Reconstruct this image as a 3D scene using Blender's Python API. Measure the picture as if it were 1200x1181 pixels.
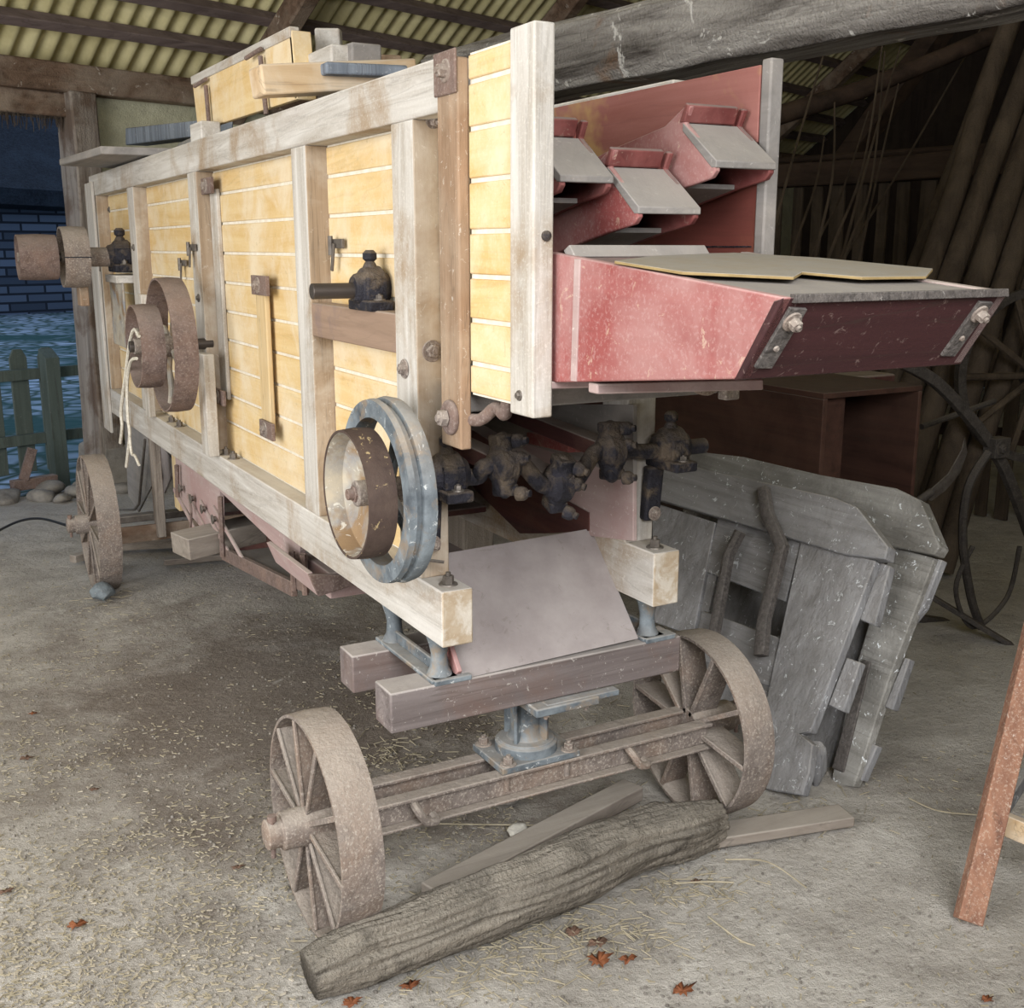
import bpy, bmesh, math, random
from mathutils import Vector as V, Matrix, noise
S = bpy.context.scene
R = random.Random(7)
for o in list(bpy.data.objects): bpy.data.objects.remove(o)

# ---------------------------------------------------------------- camera, sky, light, exposure
FP, H, PIT, YAW = 1312., 1.6, math.radians(12.9), math.radians(28.8)
cf = V((math.sin(YAW)*math.cos(PIT), math.cos(YAW)*math.cos(PIT), -math.sin(PIT)))
cr = V((math.cos(YAW), -math.sin(YAW), 0)); cu = cr.cross(cf); CP = V((0, 0, H))
cam = bpy.data.objects.new('camera', bpy.data.cameras.new('camera')); S.collection.objects.link(cam)
cam.data.sensor_fit = 'HORIZONTAL'; cam.data.sensor_width = 36; cam.data.lens = FP/1200*36
cam.data.clip_start = .02
M3 = Matrix((cr, cu, -cf)).transposed(); cam.matrix_world = Matrix.Translation(CP) @ M3.to_4x4()
S.camera = cam

w = bpy.data.worlds.new('sky'); S.world = w; w.use_nodes = True
bg = w.node_tree.nodes['Background']; bg.inputs[0].default_value = (.55, .72, 1, 1); bg.inputs[1].default_value = .75

def area(name, loc, target, sx, sy, power, col, spread=180):
    l = bpy.data.lights.new(name, 'AREA'); l.shape = 'RECTANGLE'; l.size = sx; l.size_y = sy
    l.energy = power; l.color = col; l.spread = math.radians(spread)
    o = bpy.data.objects.new(name, l); S.collection.objects.link(o); o.location = loc
    o.rotation_euler = (V(target)-V(loc)).to_track_quat('-Z', 'Y').to_euler()
    return o
area('daylight_barn_door', (-3.4, 1.3, 1.9), (1.0, 3.6, 1.0), 4.8, 3.0, 275, (1, .995, .985))
area('added_front_fill', (.2, -1.5, 2.7), (1.25, 1.9, .4), 2.0, 1.6, 42, (.98, .985, 1), 92)  # added fill lamp behind the camera, no opening there
vs = S.view_settings; vs.view_transform = 'Standard'; vs.look = 'None'; vs.gamma = 1; vs.use_curve_mapping = False
vs.exposure = 0.35

# ---------------------------------------------------------------- pixel rays used to read positions on known planes
def ray(x, y): return cf + cr*((x-600)/FP) - cu*((y-590.5)/FP)
def AX(x, y, v): d = ray(x, y); return CP + d*(v/d.x)
def AY(x, y, v): d = ray(x, y); return CP + d*(v/d.y)
def AZ(x, y, v=0.): d = ray(x, y); return CP + d*((v-H)/d.z)
def AP(x, y, P, n): d = ray(x, y); return CP + d*((V(P)-CP).dot(n)/d.dot(n))

# ---------------------------------------------------------------- materials
def lin(h):
    h = h.lstrip('#'); c = [int(h[i:i+2], 16)/255 for i in (0, 2, 4)]
    return tuple((x/12.92 if x < .04045 else ((x+.055)/1.055)**2.4) for x in c)+(1,)
class NT:
    def __init__(s, m): s.t = m.node_tree; s.n = s.t.nodes; s.l = s.t.links
    def a(s, ty, **k):
        n = s.n.new(ty)
        for q, v in k.items():
            if q.startswith('i_'): n.inputs[q[2:].replace('_', ' ')].default_value = v
            else: setattr(n, q, v)
        return n
    def noise(s, vec, sc, det=4, rough=.6, dist=0):
        n = s.a('ShaderNodeTexNoise'); n.inputs['Scale'].default_value = sc; n.inputs['Detail'].default_value = det
        n.inputs['Roughness'].default_value = rough; n.inputs['Distortion'].default_value = dist
        s.l.new(vec, n.inputs['Vector']); return n.outputs['Fac']
    def rng(s, f, a, b, lo=0., hi=1.):
        n = s.a('ShaderNodeMapRange'); n.inputs[1].default_value = a; n.inputs[2].default_value = b
        n.inputs[3].default_value = lo; n.inputs[4].default_value = hi; s.l.new(f, n.inputs[0]); return n.outputs[0]
    def math(s, op, a, b):
        n = s.a('ShaderNodeMath', operation=op)
        for i, x in enumerate((a, b)):
            if isinstance(x, (int, float)): n.inputs[i].default_value = x
            else: s.l.new(x, n.inputs[i])
        return n.outputs[0]
    def mix(s, f, a, b):
        n = s.a('ShaderNodeMix', data_type='RGBA')
        for i, x in ((0, f), (6, a), (7, b)):
            if isinstance(x, (int, float, tuple)): n.inputs[i].default_value = x
            else: s.l.new(x, n.inputs[i])
        return n.outputs[2]
def mat(name, c1, c2, grain=None, gs=22, blotch=None, bs=3, ba=.5, bt=(.45, .65), dust=0, dcol='#b5aea4', speck=0, scol='#e8e4da', ss=60,
        rough=.8, metal=0, bump=.3, bsz=1., fine=0, crack=.35):
    m = bpy.data.materials.new(name); m.use_nodes = True; t = NT(m)
    b = t.n['Principled BSDF']; b.inputs['Roughness'].default_value = rough; b.inputs['Metallic'].default_value = metal
    b.inputs['Specular IOR Level'].default_value = .25
    tc = t.a('ShaderNodeTexCoord').outputs['Object']
    inf = t.a('ShaderNodeObjectInfo').outputs['Random']
    off = t.a('ShaderNodeVectorMath', operation='MULTIPLY_ADD'); cx = t.a('ShaderNodeCombineXYZ')
    for i in range(3): t.l.new(t.math('MULTIPLY', inf, 7.3*(i+1)), cx.inputs[i])
    off.inputs[1].default_value = (1, 1, 1); t.l.new(tc, off.inputs[0]); t.l.new(cx.outputs[0], off.inputs[2]); P = off.outputs[0]
    mp = t.a('ShaderNodeMapping'); t.l.new(P, mp.inputs[0])
    sc = {'X': (.06, 1, 1), 'Y': (1, .06, 1), 'Z': (1, 1, .06), None: (1, 1, 1)}[grain]; mp.inputs['Scale'].default_value = sc
    g = t.noise(mp.outputs[0], gs, 6, .65, .6 if grain else 0)
    col = t.mix(t.rng(g, .33, .67), lin(c1), lin(c2))
    if grain: col = t.mix(t.math('MULTIPLY', t.rng(t.math('ABSOLUTE', t.math('SUBTRACT', t.noise(mp.outputs[0], gs*.45, 4, .6, 1.2), .5), 0), .0, .014, 1., 0.), crack), col, lin('#3a322b'))
    if blotch: col = t.mix(t.math('MULTIPLY', t.rng(t.noise(P, bs, 5, .65, .4), *bt), ba), col, lin(blotch))
    if fine: col = t.mix(t.math('MULTIPLY', t.rng(t.noise(P, 140, 3, .7), .52, .66), fine), col, lin(dcol))
    if speck: col = t.mix(t.math('MULTIPLY', t.rng(t.noise(P, ss, 4, .75, 1.), .62, .66), speck), col, lin(scol))
    if dust:
        nz = t.a('ShaderNodeSeparateXYZ'); t.l.new(t.a('ShaderNodeNewGeometry').outputs['Normal'], nz.inputs[0])
        f = t.math('MULTIPLY', t.rng(nz.outputs[2], .15, .8), t.rng(t.noise(P, 9, 5, .7), .25, .6, dust*.6, dust))
        col = t.mix(f, col, lin(dcol))
    t.l.new(col, b.inputs['Base Color'])
    bp = t.a('ShaderNodeBump'); bp.inputs['Strength'].default_value = bump; bp.inputs['Distance'].default_value = .004*bsz
    t.l.new(t.math('ADD', g, t.math('MULTIPLY', t.noise(P, 90, 4, .7), .5)), bp.inputs['Height'])
    t.l.new(bp.outputs[0], b.inputs['Normal'])
    return m
fr = dict(crack=.2, blotch='#8f7657', bs=3.2, ba=.75, bt=(.5, .68), speck=.25, fine=.25, dcol='#d8d4cc', bump=.35)
MAT = dict(
 frameY=mat('greyed_frame_wood_y', '#cbc7c1', '#a39b91', 'Y', 26, dust=.55, **fr),
 frameZ=mat('greyed_frame_wood_z', '#cac6c0', '#a1988c', 'Z', 26, dust=.5, **fr),
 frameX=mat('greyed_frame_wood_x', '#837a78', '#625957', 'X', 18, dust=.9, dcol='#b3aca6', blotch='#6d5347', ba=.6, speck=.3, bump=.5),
 yellow=mat('yellow_painted_boards', '#d8c092', '#c9a66c', 'Y', 16, blotch='#dccdb2', bs=5, ba=.8, bt=(.42, .66), speck=.35, ss=40, scol='#a58d68', dcol='#e6dcc9', fine=.15, bump=.25, rough=.75, crack=.1),
 gap=mat('dust_filled_gap', '#e2dccf', '#cfc5b2', None, 30, bump=.3),
 shaded_flank=mat('stained_shaded_post_flank', '#a8957f', '#8c7862', 'Z', 26, blotch='#bdb3a5', bs=4, ba=.8, bt=(.45, .65), speck=.2, bump=.35),  # brown stain with the flank's shade mixed into the colour
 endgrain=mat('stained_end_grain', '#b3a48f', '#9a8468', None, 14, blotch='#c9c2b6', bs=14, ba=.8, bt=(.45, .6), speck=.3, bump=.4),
 chips=mat('pale_wood_chips', '#bfb7a7', '#988e7d', None, 30, bump=.1),
 brown=mat('brown_bare_wood', '#9b8068', '#7a634e', 'Z', 40, blotch='#ab9a86', ba=.6, speck=.3, bump=.5),
 tanY=mat('tan_wood', '#cdb78f', '#b99c70', 'Z', 30, blotch='#d0c1a4', ba=.5, bump=.2),
 oiled=mat('oil_stained_wood', '#9a8270', '#86705f', 'Y', 20, blotch='#5a5362', bs=4, ba=.8, bt=(.5, .7), dust=.4, bump=.25, crack=.1),
 pink=mat('faded_red_paint', '#96514e', '#844643', 'Y', 14, blotch='#a98480', bs=4, ba=.85, bt=(.4, .66), speck=.5, ss=22, scol='#c2ae98', fine=.3, dcol='#bda29e', dust=.6, bump=.3, rough=.75, crack=.1),
 red=mat('dark_red_paint', '#7b4340', '#5f302e', 'Y', 18, blotch='#95635e', bs=4, ba=.6, speck=.35, scol='#a08d80', dust=.7, dcol='#8f8984', bump=.3, rough=.65, crack=.1),
 redpine=mat('red_washed_pine', '#84483f', '#693a33', 'Y', 12, blotch='#8f6a48', bs=1.7, ba=.5, bt=(.52, .62), dust=.5, bump=.35, rough=.7, crack=.1),
 redpine2=mat('pink_pine', '#a3716a', '#8a574f', 'Y', 12, blotch='#b08e62', bs=2.2, ba=.9, bt=(.5, .6), bump=.4, rough=.75, crack=.1),
 maroon=mat('maroon_paint', '#412526', '#331d1e', 'X', 20, speck=.5, ss=50, scol='#7d6a64', dust=.5, bump=.5, rough=.7),
 brownred=mat('brown_red_boards', '#5f3c35', '#44292a', 'Y', 20, blotch='#6e564b', ba=.5, dust=.6, bump=.4),
 dustw=mat('grey_dusty_wood', '#918c88', '#777370', 'Y', 14, blotch='#9c948c', bs=4, ba=.6, speck=.2, dust=.5, dcol='#a8a29c', bump=.3, crack=.1),
 sheet=mat('dusty_sheet', '#a39b98', '#8f8684', None, 7, blotch='#6f6661', bs=9, ba=.5, bt=(.62, .72), speck=.3, ss=26, scol='#736a62', bump=.15, crack=.1),
 pinkdust=mat('dusty_pink_boards', '#b3a09c', '#9f8a86', 'Y', 10, blotch='#9e7c79', bs=4, ba=.6, speck=.3, dust=.6, bump=.25, crack=.1),
 rust=mat('rusty_cast_iron', '#857b74', '#6a605a', None, 26, blotch='#8d7868', bs=5, ba=.6, fine=.8, dcol='#ada398', dust=.7, bump=1., bsz=1.5, rough=.9),
 rustr=mat('brown_rusted_iron', '#776660', '#5a4b45', None, 30, blotch='#80695d', bs=8, ba=.6, fine=.5, dcol='#9a8d84', dust=.5, bump=.7, rough=.85),
 dark=mat('oily_black_iron', '#33323a', '#232227', None, 24, blotch='#6a5d4e', bs=16, ba=.8, bt=(.48, .62), dust=.75, dcol='#6d6257', bump=1., bsz=3, rough=.6, metal=.1),
 blue=mat('blue_grey_painted_iron', '#7f878c', '#41474d', None, 12, blotch='#857562', bs=14, ba=.8, bt=(.52, .64), speck=.8, ss=26, scol='#c9cccb', dust=.5, bump=.6, rough=.7),
 galv=mat('patinated_pulley_dish', '#b9ad97', '#84868a', None, 9, blotch='#8a6d48', bs=9, ba=.85, bt=(.48, .62), speck=.7, ss=34, scol='#d8d4c8', bump=.5, rough=.7),
 dishrim=mat('dark_flaking_rim', '#55473f', '#453833', None, 20, speck=.9, ss=22, scol='#b09c74', bump=.6, rough=.7),
 steel=mat('worn_steel', '#7c756e', '#5b544e', None, 30, dust=.3, bump=.3, rough=.5, metal=.5),
 shaft=mat('dark_steel_shaft', '#57504b', '#453f3c', 'X', 40, bump=.2, rough=.45, metal=.5),
 grey=mat('weathered_grey_boards', '#969698', '#6e6d6e', 'Y', 20, blotch='#5c5b5b', bs=4, ba=.6, speck=.7, ss=34, scol='#dfe3e6', dust=.35, bump=.8, bsz=2),
 greyZ=mat('weathered_grey_uprights', '#969698', '#706f70', 'Z', 20, blotch='#5c5b5b', bs=4, ba=.6, speck=.7, ss=34, scol='#dfe3e6', dust=.35, bump=.8, bsz=2),
 greyd=mat('splattered_pale_boards', '#a5a39e', '#77746e', 'Y', 16, blotch='#66635e', bs=5, ba=.6, speck=1., ss=30, scol='#eef2f4', bump=1., bsz=2),
 pitted=mat('pitted_metal_strap', '#6a6460', '#3f3b39', None, 90, blotch='#4c4542', ba=.4, speck=.5, ss=120, scol='#a39d98', dust=.4, dcol='#8c8782', bump=1., rough=.7),
 log=mat('old_grey_log', '#9a9184', '#575047', 'X', 16, blotch='#453f38', bs=5, ba=.75, bt=(.5, .6), fine=.3, dust=.5, dcol='#a9a296', bump=1., bsz=9),
 plank=mat('dusty_plank', '#9a9187', '#7a7067', 'X', 20, dust=.5, bump=.4, blotch='#6d6259', ba=.4),
 beam=mat('rough_hewn_beam', '#d6d0c8', '#4d4641', 'Y', 9, blotch='#9b7554', bs=2.2, ba=.6, bt=(.57, .66), speck=.8, ss=6, scol='#efebe4', bump=1., bsz=12),
 oldwood=mat('old_brown_timber', '#8a7260', '#5a4739', 'X', 14, blotch='#a89a8a', bs=3, ba=.6, speck=.5, ss=9, scol='#d8d0c4', bump=.8, bsz=3),
 postw=mat('weathered_post', '#a39a90', '#6f6359', 'Z', 12, blotch='#5c4636', bs=3, ba=.7, bt=(.5, .62), bump=.9, bsz=3),
 purlin=mat('grey_brown_purlin', '#857672', '#655855', 'X', 12, bump=.4),
 roof=mat('yellowed_corrugated_sheet', '#e8deae', '#cfc593', None, 5, blotch='#a79c70', bs=1.6, ba=.5, bump=.3),
 plaster=mat('pale_green_plaster', '#d5d3b8', '#bfbda2', None, 9, blotch='#a19e88', bs=4, ba=.5, speck=.3, bump=1., bsz=3),
 stone=mat('grey_fieldstone', '#8f8a83', '#67625c', None, 12, blotch='#a9a296', ba=.6, bump=.8, bsz=2),
 bstone=mat('blue_grey_rock', '#8e979c', '#6c7478', None, 14, speck=.4, bump=1., bsz=2),
 white=mat('white_pebble', '#dcd8ce', '#bcb7ac', None, 20, bump=.6),
 fence=mat('green_painted_pickets', '#5c655f', '#4c554f', 'Z', 16, speck=.1, bump=.3),
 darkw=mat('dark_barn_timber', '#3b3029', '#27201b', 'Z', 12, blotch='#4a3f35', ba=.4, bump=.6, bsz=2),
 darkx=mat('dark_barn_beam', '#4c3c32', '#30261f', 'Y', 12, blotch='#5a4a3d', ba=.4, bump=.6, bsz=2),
 pole=mat('bark_stripped_pole', '#5a4e42', '#3d342b', 'Z', 12, blotch='#665a4c', ba=.5, bump=.8, bsz=3),
 iron=mat('dark_dusty_iron', '#4a4541', '#332f2c', None, 30, fine=.4, dcol='#6a635c', dust=.5, bump=.5, rough=.7),
 orange=mat('orange_brown_pine', '#9c745e', '#7b5747', 'Z', 22, fine=.5, speck=.4, ss=70, dcol='#c0ab98', bump=.4, rough=.75),
 pine=mat('pale_pine', '#cdb594', '#ad8d66', 'X', 14, blotch='#d8cdbb', ba=.7, dust=.5, dcol='#d5cec2', bump=.3),
 ply=mat('split_fibreboard', '#9a855c', '#84704c', None, 30, dust=1., dcol='#9a958c', bump=.3),
 straw=mat('straw', '#b3a993', '#8d846f', None, 30, bump=.1),
 leafo=mat('orange_brown_leaf', '#8a5638', '#633a26', None, 30, bump=.4, rough=.7),
 leafb=mat('dull_brown_leaf', '#7b6253', '#5a463b', None, 30, bump=.4),
 rope=mat('white_twine', '#dcd6c9', '#b8b0a0', None, 90, bump=.8),
 cable=mat('black_cable', '#1c1c1e', '#151516', None, 10, bump=.1, rough=.5),
 thatch=mat('blue_black_thatch', '#2c3440', '#141a24', None, 16, blotch='#3d4856', bs=1., ba=.4, bump=1., bsz=20),
 bluebox=mat('blue_grey_box_boards', '#8d959f', '#646b75', 'Z', 18, speck=.3, bump=.3),
 crateD=mat('dark_brown_crate', '#4d342b', '#36241d', 'Y', 14, blotch='#5a4236', ba=.4, dust=.5, dcol='#6b6259', bump=.4),
)
def brick():
    m = bpy.data.materials.new('blue_lit_brick'); m.use_nodes = True; t = NT(m); b = t.n['Principled BSDF']
    br = t.a('ShaderNodeTexBrick'); mp = t.a('ShaderNodeMapping'); mp.inputs['Rotation'].default_value = (math.pi/2, 0, 0)
    t.l.new(t.a('ShaderNodeTexCoord').outputs['Object'], mp.inputs[0]); t.l.new(mp.outputs[0], br.inputs['Vector'])
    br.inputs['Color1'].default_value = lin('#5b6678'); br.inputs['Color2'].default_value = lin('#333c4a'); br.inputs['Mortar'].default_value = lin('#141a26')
    br.inputs['Scale'].default_value = 1; br.inputs['Brick Width'].default_value = .9; br.inputs['Row Height'].default_value = .22; br.inputs['Mortar Size'].default_value = .03
    t.l.new(br.outputs[0], b.inputs['Base Color']); b.inputs['Roughness'].default_value = .9; return m
MAT['brick'] = brick()
def ground_mat(name, cob=False):
    m = bpy.data.materials.new(name); m.use_nodes = True; t = NT(m); b = t.n['Principled BSDF']; b.inputs['Roughness'].default_value = .95
    b.inputs['Specular IOR Level'].default_value = .15
    P = t.a('ShaderNodeNewGeometry').outputs['Position']
    if cob:
        vo = t.a('ShaderNodeTexVoronoi', feature='DISTANCE_TO_EDGE'); vo.inputs['Scale'].default_value = 3.2; t.l.new(P, vo.inputs['Vector'])
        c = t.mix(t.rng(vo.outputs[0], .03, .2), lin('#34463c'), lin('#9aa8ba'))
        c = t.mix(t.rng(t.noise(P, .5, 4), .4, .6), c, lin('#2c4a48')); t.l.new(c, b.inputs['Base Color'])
        bp = t.a('ShaderNodeBump'); bp.inputs['Distance'].default_value = .06; t.l.new(vo.outputs[0], bp.inputs['Height']); t.l.new(bp.outputs[0], b.inputs['Normal']); return m
    c = t.mix(t.rng(t.noise(P, 3.2, 6, .7), .35, .65), lin('#aaa49c'), lin('#c8c3bb'))
    c = t.mix(t.math('MULTIPLY', t.rng(t.noise(P, 1.1, 5, .7, .8), .5, .62), .45), c, lin('#8c847c'))
    # brown, damp-stained earth with a shape of its own beside and under the machine
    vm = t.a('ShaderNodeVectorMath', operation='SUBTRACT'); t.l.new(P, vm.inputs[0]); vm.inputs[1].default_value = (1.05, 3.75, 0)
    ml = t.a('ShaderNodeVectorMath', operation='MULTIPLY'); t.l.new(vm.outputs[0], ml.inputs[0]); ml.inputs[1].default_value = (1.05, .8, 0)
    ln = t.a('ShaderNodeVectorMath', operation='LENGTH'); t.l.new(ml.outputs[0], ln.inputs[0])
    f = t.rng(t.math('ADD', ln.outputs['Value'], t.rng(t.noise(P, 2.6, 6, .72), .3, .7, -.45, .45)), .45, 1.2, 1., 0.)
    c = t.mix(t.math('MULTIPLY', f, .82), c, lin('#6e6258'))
    c = t.mix(t.math('MULTIPLY', t.rng(t.noise(P, 60, 5, .8), .56, .7), .45), c, lin('#d4cdbf'))
    c = t.mix(t.math('MULTIPLY', t.rng(t.noise(P, 36, 5, .8), .58, .7), .6), c, lin('#655b50'))
    c = t.mix(t.math('MULTIPLY', t.rng(t.noise(P, 5, 4, .8, 1), .62, .7), .6), c, lin('#c9c6be'))
    t.l.new(c, b.inputs['Base Color'])
    h = t.math('ADD', t.noise(P, 5, 6, .7), t.math('MULTIPLY', t.noise(P, 45, 6, .8), .35))
    bp = t.a('ShaderNodeBump'); bp.inputs['Strength'].default_value = .9; bp.inputs['Distance'].default_value = .035
    t.l.new(h, bp.inputs['Height']); t.l.new(bp.outputs[0], b.inputs['Normal']); return m
MAT['earth'] = ground_mat('dusty_earth'); MAT['cobble'] = ground_mat('wet_cobbles', True)

# ---------------------------------------------------------------- mesh helpers
WP = {}
def BM(): return bmesh.new()
def hull_faces(bm, a, b):
    n = len(a); va = [bm.verts.new(p) for p in a]; vb = [bm.verts.new(p) for p in b]
    bm.faces.new(va[::-1]); bm.faces.new(vb)
    for i in range(n): bm.faces.new((va[i], va[(i+1) % n], vb[(i+1) % n], vb[i]))
def slab(bm, pts, off):                       # planar polygon extruded by a vector
    pts = [V(p) for p in pts]; off = V(off); hull_faces(bm, pts, [p+off for p in pts])
def box(bm, x0, x1, y0, y1, z0, z1): slab(bm, [(x0, y0, z0), (x1, y0, z0), (x1, y1, z0), (x0, y1, z0)], (0, 0, z1-z0))
def bar(bm, p, q, up, wd, th):                # box from p to q; wd across, th along up
    p, q = V(p), V(q); d = (q-p).normalized(); s = d.cross(V(up)).normalized(); u = s.cross(d)
    a = [p+s*wd/2*i+u*th/2*j for i, j in ((-1, -1), (1, -1), (1, 1), (-1, 1))]; hull_faces(bm, a, [v+(q-p) for v in a])
def ring(c, ax, r, n, ph=0):
    ax = V(ax).normalized(); s = ax.orthogonal().normalized() if abs(ax.x) < .99 else V((0, 1, 0)); u = ax.cross(s)
    return [V(c)+s*r*math.cos(2*math.pi*i/n+ph)+u*r*math.sin(2*math.pi*i/n+ph) for i in range(n)]
def skin(bm, rings, cap=True, close=False):
    vs_ = [[bm.verts.new(p) for p in r] for r in rings]; n = len(vs_[0]); m = len(vs_)
    for k in range(m if close else m-1):
        a, b = vs_[k], vs_[(k+1) % m]
        for i in range(n):
            f = bm.faces.new((a[i], a[(i+1) % n], b[(i+1) % n], b[i])); f.smooth = n > 8
    if cap and not close: bm.faces.new(vs_[0][::-1]); bm.faces.new(vs_[-1])
def lathe(bm, c, ax, prof, n=32, close=False, cap=True):     # prof: (distance along axis, radius)
    ax = V(ax).normalized(); skin(bm, [ring(V(c)+ax*t, ax, max(r, .0005), n) for t, r in prof], cap, close)
def cyl(bm, p, q, r, n=16): p, q = V(p), V(q); lathe(bm, p, q-p, [(0, r), ((q-p).length, r)], n)
def tube(bm, pts, r, n=8):
    pts = [V(p) for p in pts]; rs = r if isinstance(r, list) else [r]*len(pts); out = []; s = None
    for i, p in enumerate(pts):
        d = (pts[min(i+1, len(pts)-1)]-pts[max(i-1, 0)]).normalized()
        s = (d.orthogonal() if s is None else s-d*s.dot(d)).normalized(); u = d.cross(s)
        out.append([p+(s*math.cos(2*math.pi*k/n)+u*math.sin(2*math.pi*k/n))*rs[i] for k in range(n)])
    skin(bm, out)
def spline(pts, k=8):
    pts = [V(p) for p in pts]; o = []
    for i in range(len(pts)-1):
        a, b, c, d = pts[max(i-1, 0)], pts[i], pts[i+1], pts[min(i+2, len(pts)-1)]
        for j in range(k):
            t = j/k; o.append(.5*((2*b)+(c-a)*t+(2*a-5*b+4*c-d)*t*t+(3*b-a-3*c+d)*t**3))
    return o+[pts[-1]]
def hexbolt(bm, c, ax, r=.014, h=.012, wash=True):
    c, ax = V(c), V(ax).normalized()
    if wash: lathe(bm, c, ax, [(0, r*1.7), (.003, r*1.6)], 20)
    lathe(bm, c+ax*.002, ax, [(0, r*1.05), (h, r), (h+.001, r*.9)], 6); lathe(bm, c+ax*h, ax, [(0, r*.5), (h*.6, r*.45)], 10)
def obj(name, bm, m, parent=None, bev=.003, sm=False, **tags):
    me = bpy.data.meshes.new(name); bmesh.ops.recalc_face_normals(bm, faces=bm.faces)
    if isinstance(bm, bmesh.types.BMesh):
        vs_ = [v.co for v in bm.verts]; c = V([(min(v[i] for v in vs_)+max(v[i] for v in vs_))/2 for i in range(3)])
        if not parent: c.z = min(v[2] for v in vs_)
        bmesh.ops.translate(bm, verts=bm.verts, vec=-c)
        if sm:
            for f in bm.faces: f.smooth = True
        bm.to_mesh(me); bm.free()
    if name not in ('ceiling', 'floor', 'log'): me.set_sharp_from_angle(angle=math.radians(38))
    o = bpy.data.objects.new(name, me); S.collection.objects.link(o); WP[o] = c
    if parent: o.parent = parent; o.location = c-WP[parent]
    else: o.location = c
    for mm in (m if isinstance(m, (list, tuple)) else [m]): me.materials.append(MAT[mm])
    if bev:
        b = o.modifiers.new('bevel', 'BEVEL'); b.width = bev; b.segments = 2; b.limit_method = 'ANGLE'; b.angle_limit = math.radians(50)
    for k, v in tags.items(): o[k] = v
    return o
def thing(name, loc, label, cat, group=None):
    o = bpy.data.objects.new(name, None); S.collection.objects.link(o); o.location = loc; WP[o] = V(loc); o.empty_display_size = .1
    o['label'] = label; o['category'] = cat
    if group: o['group'] = group
    return o
def tg(label, cat, group=None, kind=None):
    d = dict(label=label, category=cat)
    if group: d['group'] = group
    if kind: d['kind'] = kind
    return d
def rough_up(bm, amp, sc, seed=0):
    for v in bm.verts: v.co += noise.noise_vector((v.co+V((seed, 0, 0)))*sc)*amp
def cutbox(bm, x0, x1, y0, y1, z0, z1, n=12, ax=1):   # box with loops along one axis so that it can be roughened
    rs = []
    for i in range(n+1):
        t = i/n
        if ax == 1: y = y0+(y1-y0)*t; rs.append([V((x0, y, z0)), V((x1, y, z0)), V((x1, y, z1)), V((x0, y, z1))])
        elif ax == 0: x = x0+(x1-x0)*t; rs.append([V((x, y0, z0)), V((x, y1, z0)), V((x, y1, z1)), V((x, y0, z1))])
        else: z = z0+(z1-z0)*t; rs.append([V((x0, y0, z)), V((x1, y0, z)), V((x1, y1, z)), V((x0, y1, z))])
    skin(bm, rs)

# ================================================================ SETTING
d1 = V((.943, .332, 0)).normalized(); d2 = V((-d1.y, d1.x, 0)); W0 = V((.75, 7.75, 0))
def wl(s, t=0, z=0): return W0+d1*s+d2*t+V((0, 0, z))       # along the far wall, outward, up
def st(name, bm, m, bev=0, **k): return obj(name, bm, m, None, bev, kind='structure', **k)
bm = BM(); n = 150
def gz(x, y): return noise.noise(V((x*.9, y*.9, 3)))*.02+noise.noise(V((x*4, y*4, 0)))*.006 - .012
xs = [-6+i*.12 for i in range(n)]; ys = [-4+i*.12 for i in range(n)]
gv = [[None]*n for _ in range(n)]
for i, x in enumerate(xs):
    for j, y in enumerate(ys):
        if (V((x, y, 0))-W0).dot(d2) < .25: gv[i][j] = bm.verts.new((x, y, gz(x, y)))
for i in range(n-1):
    for j in range(n-1):
        q = (gv[i][j], gv[i+1][j], gv[i+1][j+1], gv[i][j+1])
        if all(q): f = bm.faces.new(q); f.smooth = True
st('floor', bm, 'earth')
bm = BM(); slab(bm, [wl(-30, .0, -.06), wl(30, .0, -.06), wl(30, 40, -.06), wl(-30, 40, -.06)], (0, 0, -.02)); st('floor', bm, 'cobble', label='cobbled yard outside')
bm = BM(); slab(bm, [(-12, -9, -.08), (14, -9, -.08), (14, 14, -.08), (-12, 9, -.08)], (0, 0, -.02)); st('floor', bm, 'earth')

# far wall
def wbox(bm, s0, s1, t0, t1, z0, z1): slab(bm, [wl(s0, t0, z0), wl(s1, t0, z0), wl(s1, t1, z0), wl(s0, t1, z0)], (0, 0, z1-z0))
bm = BM(); wbox(bm, .50, 13, .05, .2, .25, 2.6); st('wall_back', bm, 'plaster')
bm = BM(); wbox(bm, -9, -2.2, .05, .2, 0, 2.6); st('wall_back', bm, 'plaster')
bm = BM()
for i in range(26):
    z0 = -.05+.12*R.random(); wbox(bm, .38+i*.3, .66+i*.3, -.12+.06*R.random(), .25, -.1, .26+.06*R.random())
rough_up(bm, .03, 5); st('trim_1', bm, 'stone', .03, label='rough fieldstone plinth under the plaster wall')
def wtimber(name, s0, s1, t0, t1, z0, z1, m, ax, lab):
    bm = BM(); nn = 14; rs = []
    for i in range(nn+1):
        f = i/nn
        if ax == 's': s = s0+(s1-s0)*f; rs.append([wl(s, t0, z0), wl(s, t1, z0), wl(s, t1, z1), wl(s, t0, z1)])
        else: z = z0+(z1-z0)*f; rs.append([wl(s0, t0, z), wl(s1, t0, z), wl(s1, t1, z), wl(s0, t1, z)])
    skin(bm, rs); rough_up(bm, .016, 2.5, s0); return st(name, bm, m, .012, label=lab)
wtimber('trim_2', -6, 13, -.08, .16, 2.55, 2.72, 'oldwood', 's', 'long brown wall plate beam under the roof')
wtimber('trim_3', -6, .40, -.02, .14, 2.40, 2.55, 'oldwood', 's', 'brown lintel over the barn doorway')
wtimber('trim_4', .38, .555, -.10, .12, .2, 2.56, 'postw', 'z', 'weathered grey brown door post')
wtimber('trim_5', 2.9, 3.1, -.10, .12, .2, 2.56, 'postw', 'z', 'grey wall post')
bm = BM(); 
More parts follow.
